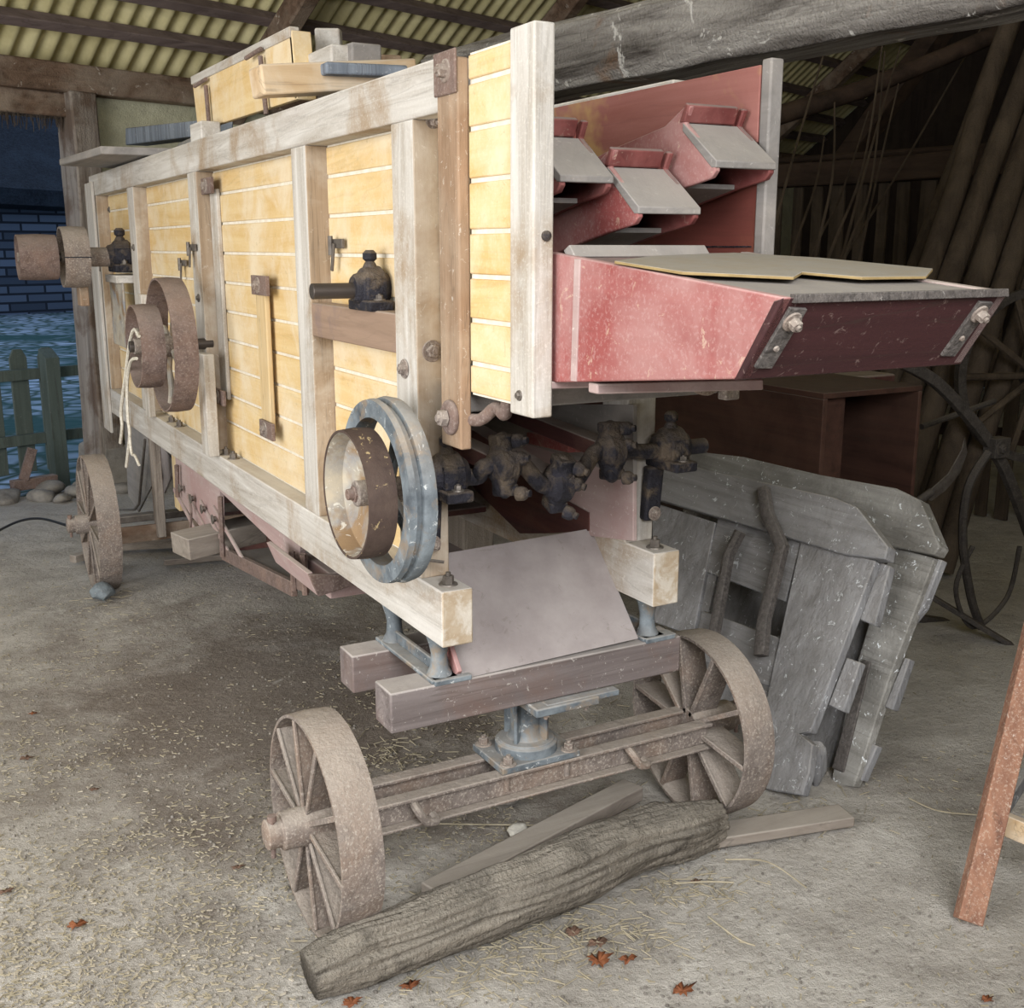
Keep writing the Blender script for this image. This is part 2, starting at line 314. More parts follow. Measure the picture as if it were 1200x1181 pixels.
for i in range(420):
    s = -1.5+R.random()*1.92; z = 2.41+R.random()*.03; L = .04+.07*R.random()
    p = wl(s, -.02+.1*R.random(), z); bar(bm, p, p+V((R.uniform(-.02, .02), 0, -L)), (1, 0, 0), .004, .003)
obj('thatch_fringe', bm, 'pole', None, 0, **tg('frayed straw fringe hanging under the doorway lintel', 'thatch', kind='stuff'))

# roof
RS = math.radians(38); up_ = -d2*math.cos(RS)+V((0, 0, math.sin(RS))); rn = d2*math.sin(RS)+V((0, 0, math.cos(RS)))
RB = W0+V((0, 0, 2.70))
def rp(s, u, h=0): return RB+d1*s+up_*u+rn*h
def corr(name, s0, s1, u0, u1, P, lab):
    bm = BM(); pitch = .13; k = 8; n_ = int((s1-s0)/pitch*k); prev = None
    for i in range(n_+1):
        s = s0+i*pitch/k; h = .10+.022*math.cos(2*math.pi*i/k)
        c = [bm.verts.new(P(s, u, h)) for u in (u0, u1)]
        if prev: f = bm.faces.new((prev[0], c[0], c[1], prev[1])); f.smooth = True
        prev = c
    return st(name, bm, 'roof', 0, label=lab)
corr('ceiling', -7, 13.5, -.5, 6.6, rp, 'yellowed corrugated roof sheets')
RD = rp(0, 6.6); dn_ = -d2*math.cos(RS)-V((0, 0, math.sin(RS))); rn2 = -d2*math.sin(RS)+V((0, 0, math.cos(RS)))
corr('ceiling', -7, 13.5, 0, 6.3, lambda s, u, h=0: RD+d1*s+dn_*u+rn2*h, 'near slope of the corrugated roof')
for i, u in enumerate([.30, .60, .93, 1.35, 1.85, 2.4, 3.0, 3.7, 4.5, 5.4]):
    bm = BM(); nn = 24; rs = []
    for j in range(nn+1):
        s = -7+20.5*j/nn; o_ = noise.noise(V((s*.5, i*3, 0)))*.02
        rs.append([rp(s, u-.035+o_, .0), rp(s, u+.035+o_, .0), rp(s, u+.035+o_, .075), rp(s, u-.035+o_, .075)])
    skin(bm, rs); st('trim_%d' % (10+i), bm, 'purlin', .006, label='grey brown roof purlin under the corrugated sheets')
for i, s in enumerate([-3.1, -.72, 1.69, 4.06, 6.4, 8.8, 11.2]):
    bm = BM(); skin(bm, [[rp(s-.06, u, -.16), rp(s+.06, u, -.16), rp(s+.06, u, -.002), rp(s-.06, u, -.002)] for u in [x*.5 for x in range(-1, 13)]])
    rough_up(bm, .02, 2, i); st('trim_%d' % (30+i), bm, 'oldwood', .012, label='brown rafter crossing the purlins')
# gable wall to the right and closed wall behind it
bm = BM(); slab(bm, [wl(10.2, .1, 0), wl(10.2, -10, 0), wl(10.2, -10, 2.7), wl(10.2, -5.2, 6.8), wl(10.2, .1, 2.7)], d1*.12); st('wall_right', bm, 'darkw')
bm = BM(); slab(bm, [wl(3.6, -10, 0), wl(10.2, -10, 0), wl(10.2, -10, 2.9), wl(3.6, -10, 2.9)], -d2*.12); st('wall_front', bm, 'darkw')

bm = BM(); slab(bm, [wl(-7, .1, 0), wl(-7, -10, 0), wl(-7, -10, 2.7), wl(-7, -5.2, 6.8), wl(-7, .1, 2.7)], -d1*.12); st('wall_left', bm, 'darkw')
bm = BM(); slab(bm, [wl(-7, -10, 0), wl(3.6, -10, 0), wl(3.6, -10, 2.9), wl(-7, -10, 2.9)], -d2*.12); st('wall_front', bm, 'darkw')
# outside: thatched brick building, fence
hs = thing('thatched_house', wl(-4, 21.5, -.05), 'long brick house with blue black thatched roof across the yard', 'building')
bm = BM(); wbox(bm, -16, 24, 21.5, 22, -.06, 3.6); obj('wall', bm, 'brick', hs, 0)
bm = BM(); rs = []
for i in range(61):
    s = -17+42*i/60; e = noise.noise(V((s*.6, 0, 0)))*.12
    rs.append([wl(s, 20.9, 2.62+e), wl(s, 21.7, 2.5+e), wl(s, 27, 7.6), wl(s, 26.4, 8.4), wl(s, 20.8, 3.0+e)])
skin(bm, rs); obj('thatch_roof', bm, 'thatch', hs, 0)
fc = thing('picket_fence', wl(-.1, .62, -.06), 'green picket fence outside the open barn doorway', 'fence')
for i in range(10):
    s = .215+(i-8)*.2; bm = BM(); a = wl(s, .62); w_ = .06
    p = [a+d1*x+V((0, 0, z)) for x, z in ((-w_, .06), (w_, .06), (w_, .86), (w_*.5, .92), (-w_*.5, .92), (-w_, .86))]; slab(bm, p, d2*.02); obj('picket', bm, 'fence', fc)
for z in (.26, .71):
    bm = BM(); slab(bm, [wl(-1.8, .60, z), wl(.75, .60, z), wl(.75, .60, z+.075), wl(-1.8, .60, z+.075)], -d2*.035); obj('rail', bm, 'fence', fc)
bm = BM(); c = wl(.375, .50, -.05); rs_ = [c+d1*x+d2*y for x, y in ((-.05, -.05), (.05, -.05), (.05, .05), (-.05, .05))]
hull_faces(bm, rs_, [rs_[0]+V((0, 0, .91)), rs_[1]+V((0, 0, .91)), rs_[2]+V((0, 0, .97)), rs_[3]+V((0, 0, .97))]); obj('fence_post', bm, 'fence', fc)
for k, (s, t, r, lb) in enumerate([(-.22, .1, .13, 'rounded grey threshold stone at left edge of the doorway, largest of its row'), (-.02, -.02, .10, 'flat grey threshold stone next to the largest one'),
        (.12, .14, .09, 'pale angular stone touching the foot of the fence wedge'), (.22, -.05, .08, 'small threshold stone in the middle of the row'), (.34, .06, .10, 'long low threshold stone near the door post'),
        (.06, -.16, .07, 'half buried stone in front of the threshold row'), (.46, -.16, .08, 'threshold stone right beside the door post foot')]):
    bm = BM(); bmesh.ops.create_icosphere(bm, subdivisions=3, radius=r); 
    for v in bm.verts: v.co.z *= .5
    rough_up(bm, r*.35, 6, k*9); bmesh.ops.translate(bm, verts=bm.verts, vec=wl(s, t, r*.2)); obj('threshold_stone', bm, 'stone', None, 0, True, **tg(lb, 'stone', 'stones along the doorway threshold'))
wg = thing('wooden_wedge_block', wl(-.02, .18, .05), 'rusty brown wedge block standing on the threshold stones by the fence', 'block')
bm = BM(); bar(bm, wl(-.1, .2, .07), wl(.2, .2, .07), (0, 0, 1), .07, .07); obj('base_block', bm, 'rustr', wg)
bm = BM(); bar(bm, wl(-.02, .2, .1), wl(.06, .2, .3), (1, 0, 0), .07, .06); obj('upright_block', bm, 'rustr', wg)

# ================================================================ THRESHING MACHINE
TM = thing('threshing_machine', (1.33, 4.2, 0), 'old threshing machine with yellow boarded side and grey frame on iron wheels', 'machine')
def P_(name, bm, m, par=TM, bev=.003, sm=False, **k): return obj(name, bm, m, par, bev, sm, **k)
def MB(name, m, *b, par=TM, bev=.004, **k):
    bm = BM()
    for q in b: box(bm, *q)
    return P_(name, bm, m, par, bev, **k)
XL, XI = 1.0, 1.065
MB('top_rail', 'frameY', (XL, 1.075, 2.105, 6.45, 1.862, 1.965)); MB('top_rail', 'frameY', (1.585, 1.65, 2.14, 6.45, 1.862, 1.965))
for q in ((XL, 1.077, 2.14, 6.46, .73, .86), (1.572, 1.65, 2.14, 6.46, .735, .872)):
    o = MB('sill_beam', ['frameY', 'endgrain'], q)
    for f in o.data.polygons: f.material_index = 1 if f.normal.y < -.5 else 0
PY = [(2.256, 2.373), (2.95, 3.07), (4.14, 4.27), (5.30, 5.44), (6.28, 6.45)]
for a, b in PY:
    o = MB('side_post', ['frameZ', 'shaded_flank'], (XL+.002, 1.075, a, b, .86, 1.862))
    for f in o.data.polygons: f.material_index = 1 if f.normal.y < -.5 else 0  # -Y flanks browner: stain plus painted-in shade
MB('corner_post', 'frameZ', (1.565, 1.65, 2.256, 2.37, .872, 1.862), label='bare right-hand corner post')
MB('end_board', 'frameZ', (.985, 1.0, 6.30, 6.52, .62, 1.93))
def planks(name, x, y0, y1, zs, th=.014, gapx=.004, col='yellow'):
    bm = BM(); z0, z1 = zs[0], zs[-1]
    for a, b in zip(zs, zs[1:]): box(bm, x, x+th, y0, y1, a+.0045, b-.0045)
    o = P_(name, bm, col, TM, .003)
    bm = BM(); box(bm, x+gapx, x+th+.012, y0, y1, z0, z1); P_('gap_filler', bm, 'gap', o, 0)
    return o
def zrange(a, b, ph=1.783, d=.1013):
    k = math.ceil((a-ph)/d+.15); out = [a]
    while ph+k*d < b-.012: out.append(ph+k*d); k += 1
    return out+[b]
for (y0, y1) in ((2.373, 2.95), (3.07, 4.14), (4.27, 5.30), (5.44, 6.28)):
    planks('plank_panel', XI-.005, y0, y1, zrange(.86, 1.862))
MB('gap_board', 'yellow', (1.06, 1.07, 2.115, 2.256, 1.31, 1.862))
bm = BM(); box(bm, 1.60, 1.615, 2.37, 6.45, .87, 1.87); P_('right_side_boarding', bm, 'brownred')
MB('deck', 'dustw', (1.075, 1.585, 2.95, 6.45, 1.93, 1.95)); MB('rear_wall', 'brownred', (1.075, 1.585, 6.40, 6.42, .80, 1.93))
MB('inner_partition', 'brownred', (1.08, 1.58, 3.9, 3.92, 1.2, 1.9)); MB('inner_floor', 'brownred', (1.08, 1.56, 3.0, 6.4, .80, .82))
# bar with bearing in the first bay
MB('cross_bar', 'oiled', (XL+.003, 1.058, 2.373, 2.95, 1.365, 1.455))
def bearing(par, c, s=1., ax=V((1, 0, 0)), name='bearing_block'):
    c = V(c); bm = BM()
    lathe(bm, c-ax*.048*s, ax, [(0, .03*s), (.006*s, .036*s), (.02*s, .04*s), (.024*s, .05*s), (.04*s, .055*s), (.07*s, .055*s), (.085*s, .04*s), (.096*s, .034*s)], 24)
    box(bm, c.x-.034*s, c.x+.034*s, c.y-.075*s, c.y+.075*s, c.z-.055*s, c.z-.028*s)
    box(bm, c.x-.028*s, c.x+.028*s, c.y-.05*s, c.y+.05*s, c.z-.03*s, c.z+.03*s)
    o = P_(name, bm, 'dark', par, .006*s)
    bm = BM(); lathe(bm, c+V((0, 0, .05*s)), (0, 0, 1), [(0, .02*s), (.012*s, .014*s), (.016*s, .011*s), (.022*s, .018*s), (.036*s, .018*s), (.044*s, .01*s)], 14); P_('grease_cup', bm, 'dark', o, 0)
    for y in (-.058, .058):
        bm = BM(); hexbolt(bm, c+V((0, y*s, -.028*s)), (0, 0, 1), .009*s, .01*s); P_('bearing_bolt', bm, 'steel', o, 0)
    return o
bearing(TM, (1.02, 2.56, 1.505), .95)
bm = BM(); cyl(bm, (.872, 2.56, 1.50), (1.06, 2.56, 1.50), .0185, 24); P_('stub_shaft', bm, 'shaft', TM, .002)
# hinge strip, hood panel
MB('hood_strap', 'brown', (.985, 1.01, 2.006, 2.098, 1.20, 1.95), label='brown bare wooden strap')
o = MB('corner_plate', 'rustr', (.979, .985, 2.004, 2.100, 1.885, 1.965)); bm = BM(); hexbolt(bm, (.979, 2.045, 1.928), (-1, 0, 0), .013, .014); P_('bolt', bm, 'rust', o, 0)
bm = BM(); lathe(bm, (.985, 2.048, 1.262), (-1, 0, 0), [(0, .036), (.008, .036), (.012, .03)], 24); o = P_('round_washer', bm, 'rustr', TM, .002)
bm = BM(); hexbolt(bm, (.973, 2.048, 1.262), (-1, 0, 0), .017, .014, False); P_('bolt', bm, 'rust', o, 0)
bm = BM(); tube(bm, spline([(1.0, 2.045, 1.262), (1.02, 1.99, 1.262), (1.035, 1.95, 1.29), (1.03, 1.90, 1.285), (1.03, 1.89, 1.34)], 5), .013, 10); P_('support_hook', bm, 'rustr', TM, 0)
hp = planks('hood_panel', 1.008, 1.828, 2.006, [1.312, 1.375, 1.46, 1.545, 1.63, 1.725, 1.82, 1.905, 1.957], .02, .005)
MB('hood_post', 'frameZ', (1.0, 1.042, 1.742, 1.828, 1.298, 1.972))
bm = BM(); hexbolt(bm, (1.0, 1.79, 1.335), (-1, 0, 0), .006, .005); P_('bolt', bm, 'steel', TM, 0)
bm = BM(); lathe(bm, (1.025, 1.742, 1.62), (0, -1, 0), [(0, .009), (.006, .009), (.009, .005)], 12); P_('bolt', bm, 'dark', TM, 0)
bm = BM(); slab(bm, [(1.524, 1.77, 1.35), (1.524, 1.77, 1.943), (1.524, 3.2, 1.943), (1.524, 3.2, 1.30)], (.025, 0, 0)); P_('hood_side_board', bm, 'redpine', TM, .003, label='red washed pine board with bare patches')
MB('hood_end_strip', 'dustw', (1.520, 1.552, 1.742, 1.77, 1.38, 1.952), label='bare grey edging')
MB('hood_top_board', 'redpine2', (1.519, 1.524, 1.772, 3.2, 1.80, 1.942), bev=.001, label='paler pink board with bare pine patches')
bm = BM(); box(bm, 1.523, 1.5245, 1.78, 3.2, 1.60, 1.603); P_('board_seam', bm, 'dark', TM, 0)
# cross board and pieces under the tray
MB('apron_board', 'dustw', (1.0, 1.66, 2.03, 2.05, 1.272, 1.37), label='dusty grey cross board')
bm = BM(); slab(bm, [AY(p, q, 1.62) for p, q in ((700, 450), (895, 444), (895, 457), (700, 462))], (0, .03, 0)); P_('trough_batten', bm, 'pinkdust', TM, .003)
bm = BM(); slab(bm, [AY(p, q, 1.75) for p, q in ((643, 447), (790, 447), (770, 452), (643, 456))], (0, .3, 0)); P_('trough_bearer', bm, 'pinkdust')
br = MB('spring_bracket', 'rust', (1.60, 1.64, 1.93, 1.96, 1.27, 1.37))
bm = BM(); tube(bm, spline([(1.52, 1.96, 1.34), (1.53, 1.95, 1.30), (1.57, 1.95, 1.29), (1.60, 1.95, 1.31)], 6), .008, 8); P_('spring', bm, 'rust', br, 0)

# straw walkers
def walker(x0, x1, y, z, back=4.0):
    def q(a, b): return (y+a, z+b)
    sl = -.21; L = back-y
    prof = [q(0, 0), q(0, -.018), q(.012, -.03), q(.10, -.045), q(L, -.045+sl*(L-.1)), q(L, .07+sl*(L-.1)), q(.35, .045), q(.16, .075), q(.094, .108), q(.082, .104), q(.098, .075)]
    bm = BM(); slab(bm, [(x0, a, b) for a, b in prof], (.013, 0, 0)); o = P_('straw_walker', bm, 'pink' if x0 > 1.1 else 'red')
    bm = BM(); slab(bm, [(x1-.013, a, b) for a, b in prof], (.013, 0, 0)); P_('walker_cheek', bm, 'red', o)
    t = [q(-.004, 0), q(-.004, -.012), q(.01, -.012), q(.102, .060), q(.102, .076)]
    bm = BM(); slab(bm, [(x0-.001, a, b) for a, b in t], (x1-x0+.002, 0, 0)); P_('end_sheet', bm, 'dustw', o, .002, label='grey dusty end sheet')
    bm = BM(); slab(bm, [(x0-.002, a, b) for a, b in [q(.096, .076), q(.083, .106), q(.094, .112), q(.112, .076)]], (x1-x0-.02, 0, 0)); P_('end_flange', bm, 'red', o, .003)
    bm = BM(); slab(bm, [(x0+.004, a, b) for a, b in [q(.108, .06), q(L, .03+sl*(L-.1)), q(L, .066+sl*(L-.1)), q(.35, .041), q(.16, .071), q(.108, .095)]], (x1-x0-.008, 0, 0)); P_('walker_top', bm, 'redpine', o, 0)
    bm = BM(); slab(bm, [(x0+.013, a, b) for a, b in [q(.10, -.044), q(L, -.044+sl*(L-.1)), q(L, -.035+sl*(L-.1)), q(.10, -.035)]], (x1-x0-.026, 0, 0)); P_('walker_bottom', bm, 'dustw', o, 0)
    return o
walker(1.082, 1.195, 1.79, 1.727); walker(1.21, 1.35, 1.728, 1.672); walker(1.365, 1.508, 1.705, 1.756)

# delivery trough
tr = [(1.765, 1.592), (1.77, 1.358), (1.235, 1.418), (1.158, 1.535)]
def tq(i, j, f): return tuple(tr[i][k]+(tr[j][k]-tr[i][k])*f for k in (0, 1))
bm = BM(); slab(bm, [(1.05, *p) for p in tr], (.018, 0, 0)); T = P_('delivery_trough', bm, 'pink', label='pale scratched red side')
bm = BM(); slab(bm, [(1.482, *p) for p in tr], (.022, 0, 0)); P_('far_side_board', bm, 'pinkdust', T)
bm = BM(); slab(bm, [(1.0495, *tr[3]), (1.0495, *tr[2]), (1.5045, *tr[2]), (1.5045, *tr[3])], (0, .018, -.004)); P_('front_board', bm, 'maroon', T, label='dark maroon front board')
bm = BM(); slab(bm, [(1.07, 1.172, 1.530), (1.482, 1.172, 1.530), (1.482, 1.66, 1.572), (1.07, 1.66, 1.572)], (0, 0, .004)); P_('floor_sheet', bm, 'dustw', T, .001)
bm = BM(); slab(bm, [(1.07, 1.640, 1.575), (1.482, 1.640, 1.575), (1.482, 1.765, 1.590), (1.07, 1.765, 1.590)], (0, 0, -.012)); P_('rear_panel', bm, 'red', T, .001)
bm = BM(); slab(bm, [(1.06, 1.70, 1.585), (1.36, 1.70, 1.585), (1.36, 1.72, 1.605), (1.06, 1.72, 1.605)], (0, .02, -.01)); P_('rear_batten', bm, 'dustw', T, .002)
bm = BM(); slab(bm, [(1.07, 1.153, 1.527), (1.498, 1.153, 1.527), (1.498, 1.155, 1.539), (1.07, 1.155, 1.539)], (0, .012, 0)); P_('metal_edge', bm, 'pitted', T, .001)
bm = BM(); slab(bm, [(1.047, 1.664, 1.580), (1.047, 1.682, 1.581), (1.047, 1.690, 1.369), (1.047, 1.672, 1.370)], (.006, 0, 0)); P_('cover_strip', bm, 'pinkdust', T, .001)
bm = BM(); slab(bm, [(1.069, 1.768, 1.359), (1.481, 1.768, 1.359), (1.481, 1.24, 1.419), (1.069, 1.24, 1.419)], (0, 0, .012)); P_('bottom_board', bm, 'red', T)
for x in (1.085, 1.462):
    a = V((x, *tq(3, 2, .12))); b = V((x-.008, *tq(3, 2, .85))); nn = V((0, -.84, -.54)).normalized()
    bm = BM(); bar(bm, a+nn*.002, b+nn*.002, nn, .032, .006); o = P_('strap_plate', bm, 'pitted', T, .001)
    bm = BM(); hexbolt(bm, a+(b-a)*.2+nn*.005, nn, .009, .012); P_('bolt', bm, 'rust', o, 0)
    bm = BM(); lathe(bm, a+(b-a)*.65+nn*.005, nn, [(0, .005), (.003, .004)], 10); P_('rivet', bm, 'rust', o, 0)

# crankshaft with three rod bearings
CY, CZ = 2.2, 1.10
def rodb(x, y, z, s=1., rot=0.):
    bm = BM(); c = V((x, y, z))
    lathe(bm, c-V((.034*s, 0, 0)), (1, 0, 0), [(0, .026*s), (.01*s, .034*s), (.018*s, .043*s), (.05*s, .043*s), (.058*s, .034*s), (.068*s, .026*s)], 22)
    q_ = bmesh.ops.create_icosphere(bm, subdivisions=3, radius=1, matrix=Matrix.Translation(c) @ Matrix.Diagonal((.031*s, .034*s, .072*s, 1)))
    for v in q_['verts']: v.co += noise.noise_vector(v.co*30)*.006
    box(bm, x-.022*s, x+.022*s, y-.024*s, y+.024*s, z-.066*s, z-.04*s); box(bm, x-.022*s, x+.022*s, y-.024*s, y+.024*s, z+.04*s, z+.066*s)
    o = P_('rod_bearing', bm, 'dark', TM, .006)
    for k, (dx, dz) in enumerate(((.024, .05), (.026, .012), (.022, -.062))):
        bm = BM(); lathe(bm, (x+dx*s-.006, y-.022*s, z+dz*s), (.55, -.8, 0), [(0, .016*s), (.014*s, .016*s), (.022*s, .012*s), (.024*s, .008*s), (.032*s, .008*s)], 12); P_('cap_bolt', bm, 'dark', o, .001)
    M_ = Matrix.Translation(c-WP[TM]) @ Matrix.Rotation(rot, 4, 'X') @ Matrix.Translation(-(c-WP[TM]))
    o.matrix_local = M_ @ Matrix.Translation(o.location)
    return o
Pt = lambda x, y, Y=CY: AY(x, y, Y)
bL = bearing(TM, (1.045, CY, CZ+.01), .95, name='main_bearing'); bR = bearing(TM, (1.655, CY, CZ+.02), .95, name='main_bearing')
c1, c2, c3 = Pt(590, 545, 2.17), Pt(655, 566, 2.17), Pt(716, 528, 2.2)
path = [(1.0, CY, CZ), (1.08, CY, CZ), (1.12, CY-.005, CZ+.0), (c1.x-.05, c1.y, c1.z), (c1.x, c1.y, c1.z), (c1.x+.045, c1.y, c1.z), (c2.x-.045, c2.y, c2.z), (c2.x, c2.y, c2.z),
        (c2.x+.045, c2.y, c2.z), (c3.x-.045, c3.y, c3.z), (c3.x, c3.y, c3.z), (c3.x+.05, c3.y, c3.z-.005), (1.585, CY, CZ+.015), (1.64, CY, CZ+.015), (1.76, CY, CZ+.015)]
bm = BM(); tube(bm, spline(path, 5), .0195, 16); P_('crankshaft', bm, 'dark', TM, 0)
rodb(c1.x, c1.y, c1.z, 1.05, -.15); rodb(c2.x, c2.y, c2.z, 1.05, .35); rodb(c3.x, c3.y, c3.z, 1.05, -.1)
for c in (c1, c2, c3): 
    bm = BM(); bar(bm, c+V((0, .03, .0)), (c.x, 2.9, 1.17), (0, 0, 1), .05, .04); P_('connecting_rod', bm, 'brownred', TM)
for x, s in ((1.02, -1), (1.63, 1)):
    bm = BM(); tube(bm, spline([(x, CY+.045, CZ-.03), (x, CY+.03, CZ-.07), (x, CY+.045, CZ-.11), (x, CY+.05, CZ-.19)], 5), [.02]*15+[.02], 8) if False else bar(bm, (x, CY+.03, CZ-.03), (x, CY+.045, CZ-.17), (1, 0, 0), .03, .045)
    o = P_('bearing_bracket', bm, 'dark', TM, .006); bm = BM(); hexbolt(bm, (x+.0, CY+.022, CZ-.15), (0, -1, 0), .011, .01); P_('bolt', bm, 'rust', o, 0)
# interior walls seen between the corner posts
wx = 1.562
bm = BM(); slab(bm, [AX(p, q, wx) for p, q in ((742, 634), (742, 560), (560, 500), (545, 500), (548, 562), (609, 620), (640, 622))], (.012, 0, 0)); P_('inner_wall', bm, 'pinkdust', TM, .002)
bm = BM(); slab(bm, [AX(p, q, wx-.003) for p, q in ((609, 625), (555, 572), (549, 562), (546, 520), (690, 600), (690, 622), (640, 625))], (.004, 0, 0)); P_('inner_lower_boards', bm, 'brownred', TM, .001)
bm = BM(); slab(bm, [AX(p, q, wx) for p, q in ((742, 562), (742, 474), (540, 474), (540, 500), (560, 502))], (.012, 0, 0)); P_('inner_upper_board', bm, 'dustw', TM, .001)
bm = BM(); bar(bm, AY(556, 498, 3.3), AY(676, 522, 2.45), (0, 0, 1), .05, .035); P_('red_inner_rail', bm, 'pink', TM, .003)
bm = BM(); slab(bm, [(1.08, 2.5, 1.215), (1.55, 2.5, 1.215), (1.55, 3.6, 1.30), (1.08, 3.6, 1.30)], (0, 0, .012)); P_('grain_board', bm, 'brownred', TM, .002)

# big flywheel + dished pulley on the crankshaft end
AXc = V((0, 2.205, 1.088))
def rimring(bm, x0, x1, ro, ri, c=AXc, n=64, crown=0.):
    pr_ = [(x0, ri), (x0, ro), ((x0+x1)/2, ro+crown), (x1, ro), (x1, ri)]
    lathe(bm, (0, c.y, c.z), (1, 0, 0), pr_, n, close=True)
bm = BM(); lathe(bm, (0, AXc.y, AXc.z), (1, 0, 0), [(.873, .160), (.873, .198), (.886, .200), (.889, .190), (.900, .190), (.903, .200), (.915, .203), (.932, .199), (.932, .175), (.9, .160)], 72, close=True)
fw = P_('flywheel', bm, 'blue', TM, 0)
for k in range(4):
    a = k*math.pi/2+.5; c, s = math.cos(a), math.sin(a); bm = BM(); bar(bm, (.905, AXc.y+c*.03, AXc.z+s*.03), (.90, AXc.y+c*.168, AXc.z+s*.168), (1, 0, 0), .034, .014); P_('spoke', bm, 'blue', fw)
bm = BM(); lathe(bm, (0, AXc.y, AXc.z), (1, 0, 0), [(.83, .028), (.965, .028)], 24); P_('hub', bm, 'rust', fw)
bm = BM(); lathe(bm, (0, AXc.y, AXc.z), (1, 0, 0), [(.808, .133), (.808, .138), (.84, .141), (.870, .139), (.870, .133)], 72, close=True); dp = P_('dished_pulley', bm, 'dishrim', TM, 0, label='dark flaking pulley rim')
bm = BM(); lathe(bm, (0, AXc.y, AXc.z), (1, 0, 0), [(.81, .133), (.85, .128), (.862, .11), (.868, .05), (.868, .03), (.873, .03), (.875, .11), (.869, .133)], 72, close=True); P_('dish', bm, 'galv', dp, 0, label='spotted cream and grey dish')
bm = BM(); lathe(bm, (0, AXc.y, AXc.z), (1, 0, 0), [(.825, .019), (.87, .019)], 6); lathe(bm, (0, AXc.y, AXc.z), (1, 0, 0), [(.812, .012), (.826, .013)], 16); P_('hub_nut', bm, 'rustr', dp, .001)
bm = BM(); cyl(bm, (.868, AXc.y, AXc.z), (1.02, AXc.y, AXc.z), .0195, 20); P_('drive_shaft', bm, 'shaft', TM, 0)

# rear pulleys
def pulley(c, w_, ro, th, m, n, par=TM, name='belt_pulley', wavy=False, lab=None):
    bm = BM(); rimring(bm, c[0], c[0]+w_, ro, ro-th, V(c), 56, .003)
    o = P_(name, bm, m, par, 0, **(dict(label=lab) if lab else {}))
    bm = BM(); lathe(bm, (0, c[1], c[2]), (1, 0, 0), [(c[0]+.0, ro*.14+.008), (c[0]+w_, ro*.14+.008)], 20); P_('hub', bm, 'rust', o, .002)
    for k in range(n):
        a = 2*math.pi*k/n+.35; d = V((0, math.cos(a), math.sin(a))); t = V((0, -d.z, d.y)); b0 = V((c[0]+w_/2, c[1], c[2])); rr = ro-th
        pts = spline([b0+d*.02, b0+d*rr*.45+t*(.02 if wavy else 0), b0+d*rr*.75-t*(.01 if wavy else 0), b0+d*(rr+.002)], 5)
        bm = BM(); tube(bm, pts, .010, 8); P_('spoke', bm, 'galv', o, 0)
    return o
RA = (4.155, 1.257)
pulley((.75, *RA), .082, .146, .006, 'rustr', 4, wavy=True); pulley((.84, *RA), .082, .238, .007, 'rustr', 4, wavy=True)
bm = BM(); cyl(bm, (.735, *RA), (1.03, *RA), .02, 20); P_('rear_shaft', bm, 'shaft', TM, .002)
RB2 = (5.6, 1.557)
bm = BM(); cyl(bm, (.55, *RB2), (1.03, *RB2), .018, 20); P_('drum_shaft', bm, 'shaft', TM, .002)
pulley((.535, *RB2), .165, .100, .006, 'rustr', 3); o = pulley((.72, *RB2), .11, .136, .008, 'rust', 3)
bm = BM(); box(bm, .718, .832, RB2[0]-.1395, RB2[0]-.133, RB2[1]-.0025, RB2[1]+.0025); P_('split_joint', bm, 'dark', o, 0)
bm = BM(); cyl(bm, (.83, *RB2), (.94, *RB2), .044, 24); P_('collar', bm, 'rust', TM, .003)
bearing(TM, (.985, RB2[0], RB2[1]+.005), 1.35); MB('bearing_shelf', 'frameY', (.93, 1.06, 5.46, 5.75, 1.44, 1.475))
MB('shelf_bracket', 'galv', (.955, .965, 5.46, 5.8, 1.14, 1.44)); MB('lower_post', 'frameZ', (.97, 1.0, 5.12, 5.2, .86, 1.40))
MB('belt_guard_board', 'brown', (.80, .84, 5.68, 5.78, 1.33, 1.46))
MB('pulley_bracket', 'frameZ', (.96, 1.0, 4.02, 4.12, .86, 1.23))
# strips, latches
MB('batten', 'frameZ', (1.045, 1.06, 4.045, 4.135, 1.06, 1.80)); MB('wedge_bar', 'tanY', (1.03, 1.047, 3.47, 3.57, 1.02, 1.50))
def clamp(y, z, w_=.075, h=.055):
    o = MB('clamp_plate', 'rustr', (1.018, 1.03, y-w_, y+w_*.8, z-h/2, z+h/2), bev=.002); bm = BM(); hexbolt(bm, (1.018, y, z), (-1, 0, 0), .015, .01); P_('bolt', bm, 'rust', o, 0)
clamp(3.50, 1.485, .09, .06); clamp(3.50, 1.03); clamp(4.08, 1.07); clamp(4.08, 1.81)
def latch(y, z, x=1.05):
    bm = BM(); box(bm, x-.006, x+.002, y-.05, y+.03, z-.012, z+.012); cyl(bm, (x-.012, y+.02, z-.03), (x-.012, y+.02, z+.02), .007, 8); bar(bm, (x-.01, y, z), (x-.012, y+.015, z-.07), (1, 0, 0), .012, .006); P_('latch', bm, 'steel', TM, .001)
latch(2.86, 1.61); latch(4.62, 1.54); latch(6.2, 1.55, .995); latch(4.22, 1.6, .995)
bm = BM(); hexbolt(bm, (1.04, 2.256, 1.378), (0, -1, 0), .0145, .012); P_('bolt', bm, 'rust', TM, 0)
bm = BM(); hexbolt(bm, (1.0, 2.32, 1.335), (-1, 0, 0), .013, .010); P_('bolt', bm, 'rust', TM, 0)
bm = BM(); hexbolt(bm, (1.05, 2.256, 1.86), (0, -1, -.2), .010, .02); P_('bolt', bm, 'rust', TM, 0)
